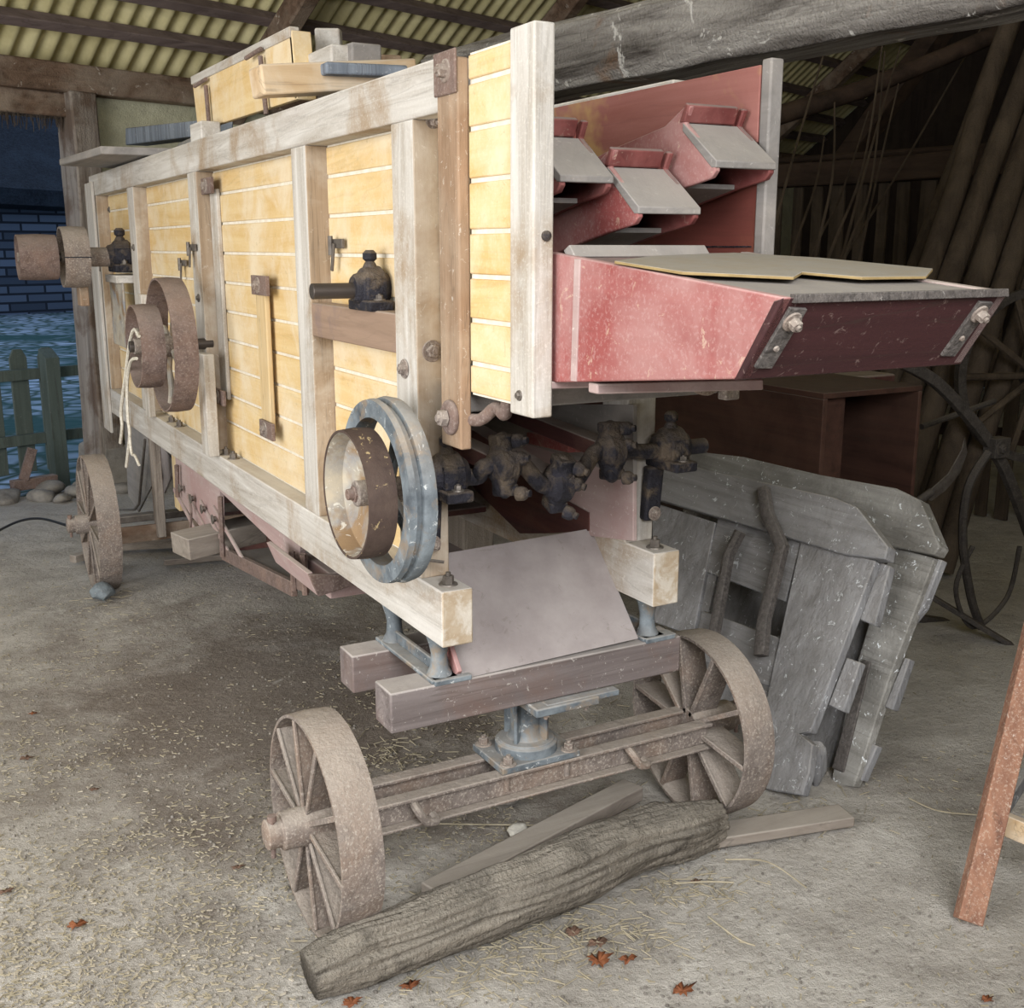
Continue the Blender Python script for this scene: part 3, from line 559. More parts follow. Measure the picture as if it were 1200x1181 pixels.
for q in ((1.04, 2.19, .86), (1.61, 2.19, .872), (1.03, 3.95, .86), (1.03, 4.05, .86), (1.03, 4.8, .86), (1.03, 4.95, .86)):
    bm = BM(); hexbolt(bm, q, (0, 0, 1), .013, .018); P_('bolt', bm, 'steel', TM, 0)
for y, z in ((5.9, 1.78), (5.36, 1.6), (5.36, 1.3), (4.2, 1.42)): 
    bm = BM(); hexbolt(bm, (1.0, y, z), (-1, 0, 0), .009, .006); P_('bolt', bm, 'steel', TM, 0)
bm = BM(); tube(bm, spline([(1.035, 2.20, .91), (1.0, 2.22, .915), (.99, 2.25, .91), (.985, 2.26, .95)], 4), .004, 6); P_('hook', bm, 'steel', TM, 0)

# front bolster beams, bridge brackets, turntable, axle, wheels
MB('bolster_beam', 'frameX', (.895, 1.705, 2.195, 2.29, .525, .622)); MB('bolster_beam', 'frameX', (.905, 1.705, 2.46, 2.55, .525, .622))
for x in (1.035, 1.625):
    bm = BM()
    for y in (2.235, 2.50): lathe(bm, (x, y, .622), (0, 0, 1), [(0, .034), (.012, .03), (.03, .021), (.06, .019), (.085, .024), (.112, .033)], 14)
    box(bm, x-.035, x+.035, 2.20, 2.545, .622, .632); box(bm, x-.006, x+.006, 2.24, 2.50, .632, .66); box(bm, x-.03, x+.065, 2.193, 2.235, .618, .632)
    P_('bridge_bracket', bm, 'blue', TM, .003)
TX, TY = 1.345, 2.37
bm = BM(); box(bm, TX-.09, TX+.09, TY-.21, TY+.2, .50, .522); P_('top_plate', bm, 'blue', TM, .004)
bm = BM(); box(bm, 1.29, 1.50, 2.17, 2.20, .508, .524); P_('top_plate_lip', bm, 'blue', TM, .003)
for x, y in ((1.295, 2.185), (1.41, 2.185)): bm = BM(); hexbolt(bm, (x, y, .508), (0, 0, -1), .011, .016); P_('bolt', bm, 'rust', TM, 0)
bm = BM(); lathe(bm, (TX, TY, .32), (0, 0, 1), [(0, .082), (.026, .082), (.03, .074), (.034, .074), (.036, .050), (.05, .042), (.18, .040)], 36)
for a in range(4): d = V((math.cos(a*math.pi/2+.6), math.sin(a*math.pi/2+.6), 0)); bar(bm, V((TX, TY, .35))+d*.048, V((TX, TY, .50))+d*.048, d, .010, .03)
P_('turntable', bm, 'blue', TM, .003)
bm = BM(); box(bm, TX-.115, TX+.115, TY-.085, TY+.085, .303, .322); o = P_('base_plate', bm, 'blue', TM, .003)
for x in (-.09, .09):
    for y in (-.068, .068): bm = BM(); hexbolt(bm, (TX+x, TY+y, .322), (0, 0, 1), .013, .016); P_('bolt', bm, 'rust', o, 0)
    bm = BM(); cyl(bm, (TX+x, TY-.058, .305), (TX+x, TY-.058, .245), .009, 10); P_('clamp_bolt', bm, 'rust', o, 0)
for y, s in ((2.315, -1), (2.425, 1)):
    bm = BM(); x0, x1 = .83, 1.90
    box(bm, x0, x1, y-.030, y+.012, .292, .302); box(bm, x0, x1, y-.004, y+.006, .232, .292); box(bm, x0, x1, y-.030, y+.012, .224, .232); P_('axle_channel', bm, 'rust', TM, .003)
for x in (.99, 1.62):
    bm = BM(); tube(bm, spline([(x, 2.30, .285), (x, 2.27, .275), (x+.02, 2.265, .245), (x+.05, 2.275, .235), (x+.05, 2.30, .24)], 5), .011, 8); P_('pull_hook', bm, 'rust', TM, 0)
def wheel(c, R_, w_, side, nsp=10, name='iron_wheel'):      # side -1: outer face towards -X
    c = V(c); bm = BM(); prof = [(-w_/2, R_-.008), (-w_/2, R_), (0, R_+.003), (w_/2, R_), (w_/2, R_-.008), (0, R_-.013)]
    lathe(bm, c, (1, 0, 0), prof, 80, close=True)
    o = P_(name, bm, 'rust', TM, 0)
    for k in range(nsp):
        a = 2*math.pi*k/nsp+.12; d = V((0, math.cos(a), math.sin(a)))
        bm = BM(); t = V((0, -d.z, d.y)); 
        a0 = [c+d*.035+V((x, 0, 0)) for x in (-w_*.45, w_*.45)]; a1 = [c+d*(R_-.010)+V((x, 0, 0)) for x in (-w_*.46, w_*.36)]
        hull_faces(bm, [a0[0]-t*.004, a0[1]-t*.004, a0[1]+t*.004, a0[0]+t*.004], [a1[0]-t*.004, a1[1]-t*.004, a1[1]+t*.004, a1[0]+t*.004])
        e = -side*0+(-w_*.46); bar(bm, c+d*.035+V((e, 0, 0)), c+d*(R_-.01)+V((e, 0, 0)), (1, 0, 0), .014, .008)
        P_('spoke', bm, 'rust', o, .002)
    bm = BM(); s = side; lathe(bm, c-V((s*w_*.5, 0, 0)), (s, 0, 0), [(0, .052), (w_*.6, .050), (w_+.055, .045), (w_+.058, .036), (w_+.09, .036), (w_+.094, .026)], 28); P_('hub', bm, 'rust', o, .002)
    bm = BM(); x = c.x+s*(w_*.5+.078); cyl(bm, (x, c.y-.012, c.z+.05), (x, c.y-.012, c.z-.055), .006, 8); lathe(bm, (x, c.y-.012, c.z+.038), (0, 0, 1), [(0, .011), (.014, .011)], 10); P_('linchpin', bm, 'rustr', o, 0)
    return o
wheel((.782, TY-.01, .262), .264, .10, -1); wheel((1.93, TY+.015, .262), .264, .10, 1)
# rear axle
wheel((.775, 5.53, .315), .325, .10, -1, name='rear_iron_wheel'); wheel((1.93, 5.53, .315), .325, .10, 1, name='rear_iron_wheel')
MB('rear_axle', 'steel', (.80, 1.92, 5.50, 5.56, .30, .335)); MB('rear_axle_board', 'oldwood', (.84, 1.9, 5.42, 5.44, .22, .30))
MB('rear_strut', 'postw', (1.02, 1.06, 5.38, 5.46, .24, .74)); MB('rear_strut', 'tanY', (1.09, 1.11, 5.2, 5.3, .40, .78)); MB('rear_strut', 'frameZ', (1.56, 1.64, 5.4, 5.5, .33, .74))
bm = BM(); slab(bm, [AX(p, q, 1.07) for p, q in ((144, 492), (170, 505), (182, 560), (162, 600), (150, 580), (147, 520))], (.01, 0, 0)); P_('guard_sheet', bm, 'dustw', TM, .002)
bm = BM(); slab(bm, [AX(p, q, 1.12) for p, q in ((188, 520), (206, 545), (192, 578), (180, 575))], (.01, 0, 0)); P_('white_flap', bm, 'sheet', TM, .002)
bm = BM(); tube(bm, [AX(p, q, 1.04) for p, q in ((170, 515), (163, 590), (158, 597), (132, 597))], .007, 8); P_('bent_rod', bm, 'steel', TM, 0)
# sieve shoe under the middle
bm = BM(); slab(bm, [AX(p, q, 1.05) for p, q in ((205, 532), (208, 578), (222, 602), (243, 628), (258, 650), (257, 575), (350, 665), (352, 630))], (.02, 0, 0)); ss_ = P_('sieve_shoe', bm, 'pinkdust', TM, .002)
bm = BM(); slab(bm, [AX(p, q, 1.52) for p, q in ((205, 532), (208, 578), (243, 628), (258, 650), (352, 690), (352, 630))], (.02, 0, 0)); P_('far_cheek', bm, 'brownred', ss_, .002)
for k in range(4):
    p = AX(212+k*16, 592+k*8, 1.045); bm = BM(); bar(bm, p+V((0, .12, .05)), p+V((0, -.3, -.07)), (1, 0, 0), .018, .008); P_('slat', bm, 'pinkdust', ss_, .001)
    if k < 4: bm = BM(); p = AX(214+k*13, 572+k*12, 1.04); lathe(bm, p, (-1, 0, 0), [(0, .012), (.01, .012), (.012, .02), (.016, .02)], 8); P_('wing_nut', bm, 'steel', ss_, .001)
tA, tB = AX(262, 648, 1.05), AX(345, 690, 1.05)
bm = BM(); bar(bm, tA, tB, (0, 0, 1), .02, .05); gt = P_('grain_tray', bm, 'rustr', TM, .002)
bm = BM(); slab(bm, [tA, tB, tB+V((.45, 0, 0)), tA+V((.45, 0, 0))], (0, 0, -.01)); P_('tray_floor', bm, 'dustw', gt, .001)
bm = BM(); bar(bm, tA+V((.45, 0, .02)), tB+V((.45, 0, .02)), (0, 0, 1), .02, .08); P_('tray_edge', bm, 'pinkdust', gt, .001)
for a, b in (((258, 582), (261, 652)), ((342, 646), (345, 692)), ((355, 650), (358, 697)), ((207, 545), (208, 582))):
    bm = BM(); tube(bm, [AX(*a, 1.03), AX(*b, 1.03)], .010, 6); P_('iron_strap', bm, 'rustr', TM, 0)
bm = BM(); slab(bm, [AX(p, q, 1.035) for p, q in ((343, 648), (357, 648), (360, 695), (346, 690))], (.008, 0, 0)); P_('strap_sheet', bm, 'rustr', TM, .001)
bm = BM(); slab(bm, [AY(p, q, 3.0) for p, q in ((360, 672), (372, 698), (414, 684), (414, 672))], (0, -.012, 0)); P_('chute_front', bm, 'rustr', TM, .002)
bm = BM(); slab(bm, [AY(p, q, 3.0) for p, q in ((360, 672), (372, 698), (373, 693), (366, 670))], (0, .4, 0)); P_('chute_side', bm, 'pinkdust', TM, .002)
MB('sieve_bottom', 'pinkdust', (1.06, 1.53, 3.05, 3.3, .58, .66))
bm = BM(); tube(bm, spline([AX(221, 580, 1.03), AX(224, 600, 1.02), AX(223, 620, 1.02)], 4), .006, 6); P_('hanging_wire', bm, 'rustr', TM, 0)
bA, bB = AZ(211, 640, .46), AZ(262, 628, .47)
bm = BM(); bar(bm, bA, bB+(bB-bA)*.8, (0, 0, 1), .16, .085); obj('short_board_end', bm, 'plank', None, .004, **tg('short dusty square timber poking out sideways from under the machine beside the pink sieve box', 'board'))

# ================================================================ things leaning, lying, standing
c_ = [AY(748, 748, 2.2), AY(543, 801, 2.2)]; c_[1].z = .622; dirv = AY(695, 622, 2.42)-c_[0]
bm = BM(); slab(bm, [c_[0], c_[1], c_[1]+dirv, c_[0]+dirv], V((0, .006, .006))); lb = obj('leaning_board', bm, 'sheet', None, .001, **tg('wide grey dusty sheet leaning on the front cross beam of the machine', 'board'))
bm = BM(); bar(bm, c_[1]+V((-.008, .01, .01)), c_[1]+dirv+V((-.008, .01, .01)), (1, 0, 0), .03, .012); obj('edge_strip', bm, 'pink', lb, .002, label='pink painted edge strip')
bm = BM(); n_ = 14; top = [(720, 309), (765, 303), (860, 299), (960, 305), (1093, 318), (1085, 327), (1010, 328), (940, 322), (930, 328), (800, 322)]
Pn = V((0, -.086, 1)).normalized(); pp = [AP(x, y, (1.2, 1.4, 1.561), Pn) for x, y in top]
slab(bm, pp, (0, 0, .005)); obj('fibreboard_sheet', bm, 'ply', None, .001, **tg('thin split sheet with broken yellow edge lying in the red trough', 'sheet'))
# things on the deck
cr_ = thing('seed_box', (1.2, 4.0, 1.965), 'yellow painted box board with hooks standing on top of the machine', 'box')
A_ = [AX(p, q, 1.10) for p, q in ((225, 93), (341, 35), (348, 116), (232, 153))]
bm = BM(); slab(bm, A_, (.02, 0, 0)); obj('box_side', bm, 'yellow', cr_)
bm = BM(); slab(bm, [A_[1]+V((0, -.001, 0)), A_[2]+V((0, -.001, 0)), A_[2]+V((.06, 0, .0)), A_[1]+V((.06, 0, -.0))], (0, .02, 0)); obj('box_end', bm, 'yellow', cr_)
bm = BM(); bar(bm, A_[0]+V((.01, 0, -.005)), A_[1]+V((.01, 0, -.005)), (0, 0, 1), .03, .03); obj('top_edge', bm, 'frameY', cr_)
for (x, y), (x2, y2) in (((241, 100), (246, 157)), ((305, 66), (312, 134))):
    a, b = AX(x, y, 1.085), AX(x2, y2, 1.085); bm = BM(); tube(bm, [a, b], .008, 8); tube(bm, [a+V((-.01, .12, .01)), a+V((0, -.01, .02))], .007, 8); obj('hook_rod', bm, 'rustr', cr_, 0)
def beamz(name, a, b, wd, th, m, label, cat='board', group=None, par=None):
    bm = BM(); bar(bm, a, b, (0, 0, 1), wd, th); return obj(name, bm, m, None, .006, **tg(label, cat, group))
def YZ(px, py, Y): return AY(px, py, Y)
a, b = YZ(300, 96, 3.05), YZ(480, 88, 3.05); beamz('pine_batten', a, b+V((.0, 0, 0)), .11, .075, 'pine', 'pale knotty square batten lying across the machine top in front of the yellow box', 'board', 'loose boards on top of the machine')
a, b = AX(350, 88, 1.16), AX(398, 66, 1.16); beamz('grey_board', AX(362, 84, 1.18), AX(402, 68, 1.18), .07, .07, 'frameY', 'grey square timber end lying along the machine top, nearest the hood', 'board', 'loose boards on top of the machine')
beamz('grey_board', (1.25, 3.42, 2.24), (1.26, 3.44, 1.987), .075, .075, 'frameY', 'short grey timber end standing just right of the yellow box end', 'board', 'loose boards on top of the machine')
beamz('grey_board', AX(395, 74, 1.24), AX(430, 64, 1.24), .09, .06, 'dustw', 'rounded grey timber end to the right of the square one on the machine top', 'board', 'loose boards on top of the machine')
beamz('tin_strip', AY(375, 82, 3.0), AY(470, 86, 3.0), .10, .03, 'bluebox', 'dark blue grey strip resting on the pale batten', 'strip')
beamz('bark_slab', AY(412, 70, 3.3), AY(462, 72, 3.3), .12, .02, 'brown', 'curled dark bark slab behind the boards on the machine top', 'bark')
MB('deck_board', 'dustw', (1.07, 1.15, 3.3, 4.7, 1.962, 1.985))
bm = BM(); slab(bm, [AX(p, q, 1.24) for p, q in ((147, 150), (240, 140), (240, 158), (147, 170))], (.12, 0, 0)); obj('blue_grey_box', bm, 'bluebox', None, .006, **tg('flat blue grey painted box on the far end of the machine top', 'box'))
bm = BM(); slab(bm, [(1.2, 4.75, 1.999), (1.2, 5.3, 1.999), (1.2, 5.25, 2.05), (1.2, 4.75, 2.06)], (.1, 0, 0)); obj('dark_block', bm, 'greyd', None, .006, **tg('small dark block beside the blue grey box on the machine top', 'block'))
bm = BM(); slab(bm, [(.80, 5.99, 1.985), (.835, 5.03, 1.975), (1.4, 4.85, 1.967), (1.4, 5.9, 1.967)], (0, 0, .032)); obj('overhanging_board', bm, 'dustw', None, .006, **tg('wide weathered board overhanging the far left corner of the machine top', 'board'))
bm = BM(); box(bm, 1.02, 1.09, 4.10, 4.26, 1.966, 2.03); obj('wood_block', bm, 'frameY', None, .005, **tg('small pale block at left foot of the yellow box on the machine top', 'block'))
# rope
bm = BM(); rr = lambda px, py, X=.745: AX(px, py, X)
tube(bm, spline([rr(163, 394), rr(157, 386), rr(152, 402), rr(147, 440), rr(142, 480), rr(143, 500), rr(141, 519)], 6), .006, 6)
tube(bm, spline([rr(160, 420), rr(153, 424), rr(149, 450), rr(150, 490), rr(152, 510), rr(148, 547)], 6), .006, 6); tube(bm, spline([rr(151, 500), rr(154, 530), rr(158, 534), rr(163, 545)], 6), .005, 6)
obj('twine', bm, 'rope', None, 0, True, **tg('white frayed twine hanging from the small rear pulley', 'rope'))
bm = BM(); tube(bm, spline([AZ(-30, 640, .02), AZ(0, 621, .05), AZ(25, 610, .12), AZ(50, 608, .2), V((.655, 5.5, .31))], 8), .007, 8); obj('black_cable', bm, 'cable', None, 0, True, **tg('black cable running from the rear wheel hub to the left edge', 'cable'))
def rock(name, c, r, m, seed, lab, sq=(1, 1, .8), **k):
    bm = BM(); bmesh.ops.create_icosphere(bm, subdivisions=3, radius=r)
    for v in bm.verts:
        v.co += noise.noise_vector(v.co*1.2/r+V((seed, 0, 0)))*r*.3; v.co += noise.noise_vector(v.co*4/r+V((seed, 0, 0)))*r*.08
        v.co = V((v.co.x*sq[0], v.co.y*sq[1], v.co.z*sq[2]))
    bmesh.ops.translate(bm, verts=bm.verts, vec=V(c)); obj(name, bm, m, None, 0, False, **tg(lab, 'stone', **k))
rock('chock_stone', V((.728, 5.28, .045)), .052, 'bstone', 3, 'blue grey rock wedged under the rear iron wheel')
c = AZ(606, 978, 0); rock('white_stone', c+V((0, 0, .014)), .024, 'white', 5, 'small white stone on the earth behind the log', (1.3, 1, .8))
rock('grey_stone', AZ(597, 940, 0)+V((0, 0, .006)), .02, 'stone', 11, 'dark flat stone under the front axle', (2, 1, .5))
# log
pc = [((362, 1143), .052), ((420, 1116), .068), ((490, 1092), .074), ((560, 1062), .076), ((625, 1040), .08), ((690, 1010), .082), ((750, 985), .078), ((800, 972), .072), ((838, 962), .060)]
pts = []
for (x, y), r in pc: p = AZ(x, y, r*.95); p.y -= 0; pts.append((p, r))
sp = spline([p for p, _ in pts], 18); rad = []
for i in range(len(sp)): t = i/18; k = min(int(t), 7); f = t-k; rad.append(pts[k][1]*(1-f)+pts[k+1][1]*f)
bm = BM(); rs = []; nr = 96
for i_, p in enumerate(sp):
    i = i_/2; d = (sp[min(i_+1, len(sp)-1)]-sp[max(i_-1, 0)]).normalized(); s = V((0, 0, 1)).cross(d).normalized(); u = d.cross(s); rg = []
    for k in range(nr):
        a = 2*math.pi*k/nr; dd = s*math.cos(a)+u*math.sin(a)
        e = 1+.16*noise.noise(V((math.cos(a)*1.1, math.sin(a)*1.1, i*.09)))+.09*noise.noise(V((math.cos(a)*5, math.sin(a)*5, i*.05)))+.07*noise.noise(V((math.cos(a)*9, math.sin(a)*9, i*.10)))-.10*max(0, .22-abs(noise.noise(V((math.cos(a)*3.2+i*.03, math.sin(a)*3.2, i*.025+4)))))/.22+.04*noise.noise(V((math.cos(a)*4, math.sin(a)*4, i*.6)))
        for bk, ba_, bh in ((40, 1.9, .25), (58, .9, .16)): e += bh*math.exp(-((i-bk)/2.2)**2-((a-ba_)/.35)**2)
        rg.append(p+dd*rad[i_]*e)
    rs.append(rg)
skin(bm, rs); lg = obj('log', bm, 'log', None, 0, True, **tg('weathered cracked grey log lying in front of the iron front wheels', 'log'))
def lay(name, a, b, z, wd, th, m, lab, cat='plank', grp=None):
    bm = BM(); p, q = AZ(*a, z), AZ(*b, z); p.z, q.z = z, z; bar(bm, p, q, (0, 0, 1), wd, th); obj(name, bm, m, None, .004, **tg(lab, cat, grp))
lay('floor_plank', (505, 1050), (742, 925), .05, .075, .045, 'plank', 'square edged grey batten lying between log and front axle', grp='planks on the earth floor')
lay('floor_plank', (640, 1012), (760, 992), .015, .10, .03, 'plank', 'short pale board half hidden behind the log', grp='planks on the earth floor')
lay('floor_plank', (800, 985), (992, 955), .018, .085, .03, 'plank', 'flat board running right from the log end to the leaning gates', grp='planks on the earth floor')
lay('floor_plank', (135, 638), (260, 632), .03, .10, .05, 'plank', 'long grey timber on the floor behind the rear iron wheel', grp='planks on the earth floor')
lay('floor_plank', (192, 658), (300, 648), .02, .06, .03, 'plank', 'thin grey batten on the floor under the pink sieve box', grp='planks on the earth floor')
lay('floor_plank', (85, 655), (103, 650), .02, .05, .04, 'plank', 'small wooden chock on the floor left of the rear wheel', grp='planks on the earth floor')

# leaning gates, right of the machine
def gate(P0, up, label, rows, grp):
    n = V((0, 1, 0)).cross(up).normalized(); n = -n if n.x > 0 else n
    g = thing('leaning_gate', V((P0[0], P0[1]+.6, 0)), label, 'gate', grp)
    for nm, m, px, lift, th, par in rows:
        bm = BM(); pts_ = [AP(x, y, V(P0)+n*lift, n) for x, y in px]; slab(bm, pts_, -n*th); obj(nm, bm, m, g, .004)
    return n
up1 = V((.349, 0, .707)).normalized(); n1 = gate((2.20, 2.3, .02), up1, 'grey leaning gate section with bent iron straps, nearer of the two beside the machine', [
 ('top_board', 'grey', [(760, 536), (975, 582), (1004, 594), (1040, 640), (1037, 655), (990, 650), (760, 582)], .03, .045, 0),
 ('front_board', 'greyZ', [(938, 634), (1026, 657), (950, 858), (938, 860), (952, 872), (948, 905), (940, 932), (898, 925), (880, 900)], .012, .03, 0),
 ('upper_panel', 'grey', [(842, 604), (938, 634), (920, 705), (826, 670)], .0, .02, 0),
 ('lower_panel', 'grey', [(822, 715), (916, 748), (905, 806), (812, 770)], .0, .02, 0),
 ('bottom_panel', 'grey', [(868, 798), (905, 812), (895, 855), (860, 840)], -.004, .02, 0),
 ('side_board', 'greyZ', [(764, 588), (838, 612), (812, 745), (764, 728)], .006, .022, 0),
 ('rear_strip', 'greyZ', [(838, 614), (852, 618), (822, 755), (808, 750)], -.01, .02, 0),
 ('cleat', 'greyZ', [(1020, 655), (1043, 663), (1025, 733), (1003, 724)], -.02, .03, 0),
 ('cleat', 'greyZ', [(992, 770), (1008, 776), (988, 834), (970, 826)], -.02, .03, 0)], 'leaning gates')
gt1 = [o for o in S.objects if o.name.startswith('leaning_gate')][0]
def strap(pl, wd, g=gt1, n=n1, P0=V((2.20, 2.3, .02)), lift=.055):
    pts_ = [AP(x, y, P0+n*lift, n) for x, y in pl]; bm = BM()
    L = []; 
    for i, p in enumerate(pts_):
        d = (pts_[min(i+1, len(pts_)-1)]-pts_[max(i-1, 0)]).normalized(); s = d.cross(n).normalized()*wd/2
        L.append([p-s-n*.02, p-s+n*.006, p+n*.012, p+s+n*.006, p+s-n*.02])
    skin(bm, L); obj('iron_strap', bm, 'pitted', g, .002)
strap([(893, 572), (898, 602), (915, 640), (903, 690), (894, 725), (890, 768)], .042); strap([(866, 622), (852, 650), (843, 700), (835, 745)], .035)
# rear gate
up2 = V((.29, 0, .683)).normalized(); n2 = gate((2.43, 2.25, .0), up2, 'grey splattered gate section leaning behind the nearer one, farther from the machine', [
 ('top_board', 'greyd', [(800, 527), (870, 535), (960, 556), (1050, 572), (1078, 586), (1101, 640), (1095, 650), (1020, 636), (800, 580)], .03, .05, 0),
 ('front_board', 'greyd', [(1045, 640), (1095, 654), (1070, 720), (1040, 800), (1008, 900), (1000, 922), (973, 918), (1000, 790)], .01, .035, 0),
 ('side_board', 'greyZ', [(800, 596), (1040, 645), (960, 940), (800, 850)], -.035, .02, 0),
 ('edge_board', 'greyZ', [(1095, 654), (1104, 656), (1082, 712), (1064, 735)], -.01, .03, 0),
 ('cleat', 'greyZ', [(1060, 770), (1066, 772), (1046, 832), (1036, 828)], -.01, .03, 0),
 ('cleat', 'greyZ', [(1020, 870), (1028, 874), (1010, 915), (1002, 912)], -.01, .03, 0),
 ('iron_strap', 'pitted', [(1010, 772), (1020, 775), (988, 905), (974, 900)], .018, .008, 0)], 'leaning gates')
rock('broken_wood_lump', AZ(955, 925, .0)+V((.05, .05, .05)), .045, 'greyZ', 21, 'broken wood lump at the foot between the two leaning gates', (.8, .6, 1.6))
# crates
ct = thing('wooden_crate', (3.2, 4.0, .62), 'dark reddish wooden crate lying on its side with open end towards the trestle', 'crate')
x0, x1, y0, y1, z0, z1 = 2.94, 3.45, 3.0, 4.9, .62, 1.085
for nm, q in (('top_board', (x0, x1, y0, y1, z1-.022, z1)), ('side_board', (x0, x0+.022, y0, y1, z0, z1-.022)), ('side_board', (x1-.018, x1, y0, y1, z0, z1-.022)), ('bottom_board', (x0, x1, y0, y1, z0-.0, z0+.02)), ('inner_divider', (x0+.022, x1-.018, y0+.6, y0+.62, z0+.02, z1-.022))):
    bm = BM(); box(bm, *q); obj(nm, bm, 'crateD', ct)
bm = BM(); box(bm, x0+.022, x0+.16, y0+.05, y0+.07, z0+.02, z1-.022); 
obj('inner_post', bm, 'crateD', ct)
lc = thing('lower_crate', (3.3, 4.0, 0), 'dark closed chest under the open crate behind the leaning gates', 'crate')
bm = BM(); box(bm, 2.98, 3.40, 3.15, 4.8, .04, .62); obj('body', bm, 'darkw', lc); bm = BM(); box(bm, 3.0, 3.38, 3.17, 4.78, 0, .04); obj('plinth', bm, 'darkw', lc)
bm = BM(); box(bm, 3.52, 3.85, 3.5, 4.1, .0, 1.06); obj('dark_red_chest', bm, 'brownred', None, .01, **tg('tall dark red chest right of the open crate', 'chest'))
bm = BM(); box(bm, 3.0, 3.5, 4.95, 5.6, 0, 1.2); obj('dark_red_board_stack', bm, 'brownred', None, .01, **tg('dark red boarded box behind the open crate', 'box'))
# overhead rough beam
bm = BM(); y_a, y_b = 1.2, 4.6; rs = []
for i in range(41):
    y = y_a+(y_b-y_a)*i/40; xc = 2.47-.09*(y-1.8); z0 = 2.15
    w_ = .12; h = .19+.025*(y-1.8); o_ = noise.noise(V((y*1.2, 0, 5)))*.03
    prof = [(-w_*.8, 0), (-w_, .04), (-w_, h*.5), (-w_*.95, h*.9), (-w_*.7, h), (w_*.7, h), (w_, h*.8), (w_, .04), (w_*.8, 0)]
    rs.append([V((xc+a+o_, y, z0+b+o_*.6+noise.noise(V((y*3, a*9, b*9)))*.012)) for a, b in prof])
skin(bm, rs); st('trim_50', bm, 'beam', .004, label='thick rough-hewn grey tie beam above the hood')
for i, y in enumerate((5.2,)):
    bm = BM(); bar(bm, (2.25, 4.4, 2.2), (2.25, 4.5, .0), (1, 0, 0), .16, .16); st('trim_51', bm, 'postw', .01, label='post carrying the rough beam')
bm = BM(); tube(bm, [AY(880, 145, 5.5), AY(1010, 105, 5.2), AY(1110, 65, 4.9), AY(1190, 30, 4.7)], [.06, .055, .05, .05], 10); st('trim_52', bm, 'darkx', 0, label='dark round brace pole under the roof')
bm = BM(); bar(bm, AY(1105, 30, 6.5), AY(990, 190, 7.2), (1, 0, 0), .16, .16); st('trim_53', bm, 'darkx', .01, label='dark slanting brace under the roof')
# partition
pa, pb = AZ(900, 221, 2.0), AZ(1150, 208, 2.0); dp_ = (pb-pa).normalized(); pn = dp_.cross(V((0, 0, 1)))
pa = pa-dp_*.3; L = (pb-pa).length+.9
bm = BM(); rs = []
for i in range(15):
    p = pa+dp_*L*i/14; o_ = noise.noise(p*1.5)*.015
    rs.append([p+pn*.07+V((0, 0, o_)), p-pn*.07+V((0, 0, o_)), p-pn*.07+V((0, 0, .15+o_)), p+pn*.07+V((0, 0, .15+o_))])
skin(bm, rs); st('trim_54', bm, 'darkx', .01, label='brown rail beam of the slatted partition')
bm = BM(); tube(bm, [pa-pn*.4+V((0, 0, .22)), pa+dp_*L-pn*.4+V((0, 0, .20))], .022, 10); st('trim_55', bm, 'darkx', 0, label='pole behind the partition rail')
pt = thing('slatted_partition', pa+dp_*L/2+V((0, 0, -2)), 'dark slatted partition with upright boards right of the machine', 'partition')
k = 0; s = .05
while s < L:
    w_ = R.uniform(.07, .11); bm = BM(); p = pa+dp_*s; q = p+dp_*R.uniform(-.03, .03)+V((0, 0, -2.0)); bar(bm, p, q, pn, w_, .02); obj('slat', bm, 'pole', pt); s += w_+R.uniform(.06, .1)
bm = BM(); bar(bm, pa-pn*.05+V((0, 0, -.62)), pa+dp_*L-pn*.05+V((0, 0, -.62)), (0, 0, 1), .03, .09); obj('rail', bm, 'darkx', pt)
bm = BM(); bar(bm, pa-pn*.05+V((0, 0, -1.5)), pa+dp_*L-pn*.05+V((0, 0, -1.5)), (0, 0, 1), .03, .09); obj('rail', bm, 'darkx', pt)
# thin upright twigs in front of the partition
tw = [((895, 330), (925, 200), (965, 65)), ((950, 330), (975, 210), (978, 120)), ((960, 335), (1010, 200), (1035, 45)), ((975, 345), (1022, 170), (1055, 55)), ((985, 320), (1020, 220), (1037, 60)),
      ((1000, 340), (1025, 220), (1053, 98)), ((965, 345), (1060, 190), (1157, 20)), ((920, 330), (955, 220), (966, 160)), ((940, 330), (985, 230), (1018, 130))]
nm_ = ['leftmost', 'second from the left', 'tall forked', 'leaning inner', 'straight middle', 'rightmost short', 'longest, strongly slanting', 'low left', 'low middle']
for i, t_ in enumerate(tw):
    yy = 4.35+.1*i; bm = BM(); a = AY(*t_[0], yy); b = AY(*t_[1], yy); c = AY(*t_[2], yy+.1); g = a+(a-b)*1.2; g.z = .0; g.y += .1
    tube(bm, spline([g, a, b, c], 6), [.012-.0004*q for q in range(19)], 6); obj('thin_stick', bm, 'pole', None, 0, True, **tg('%s thin stick standing before the slatted partition' % nm_[i], 'stick', 'thin sticks leaning by the partition'))
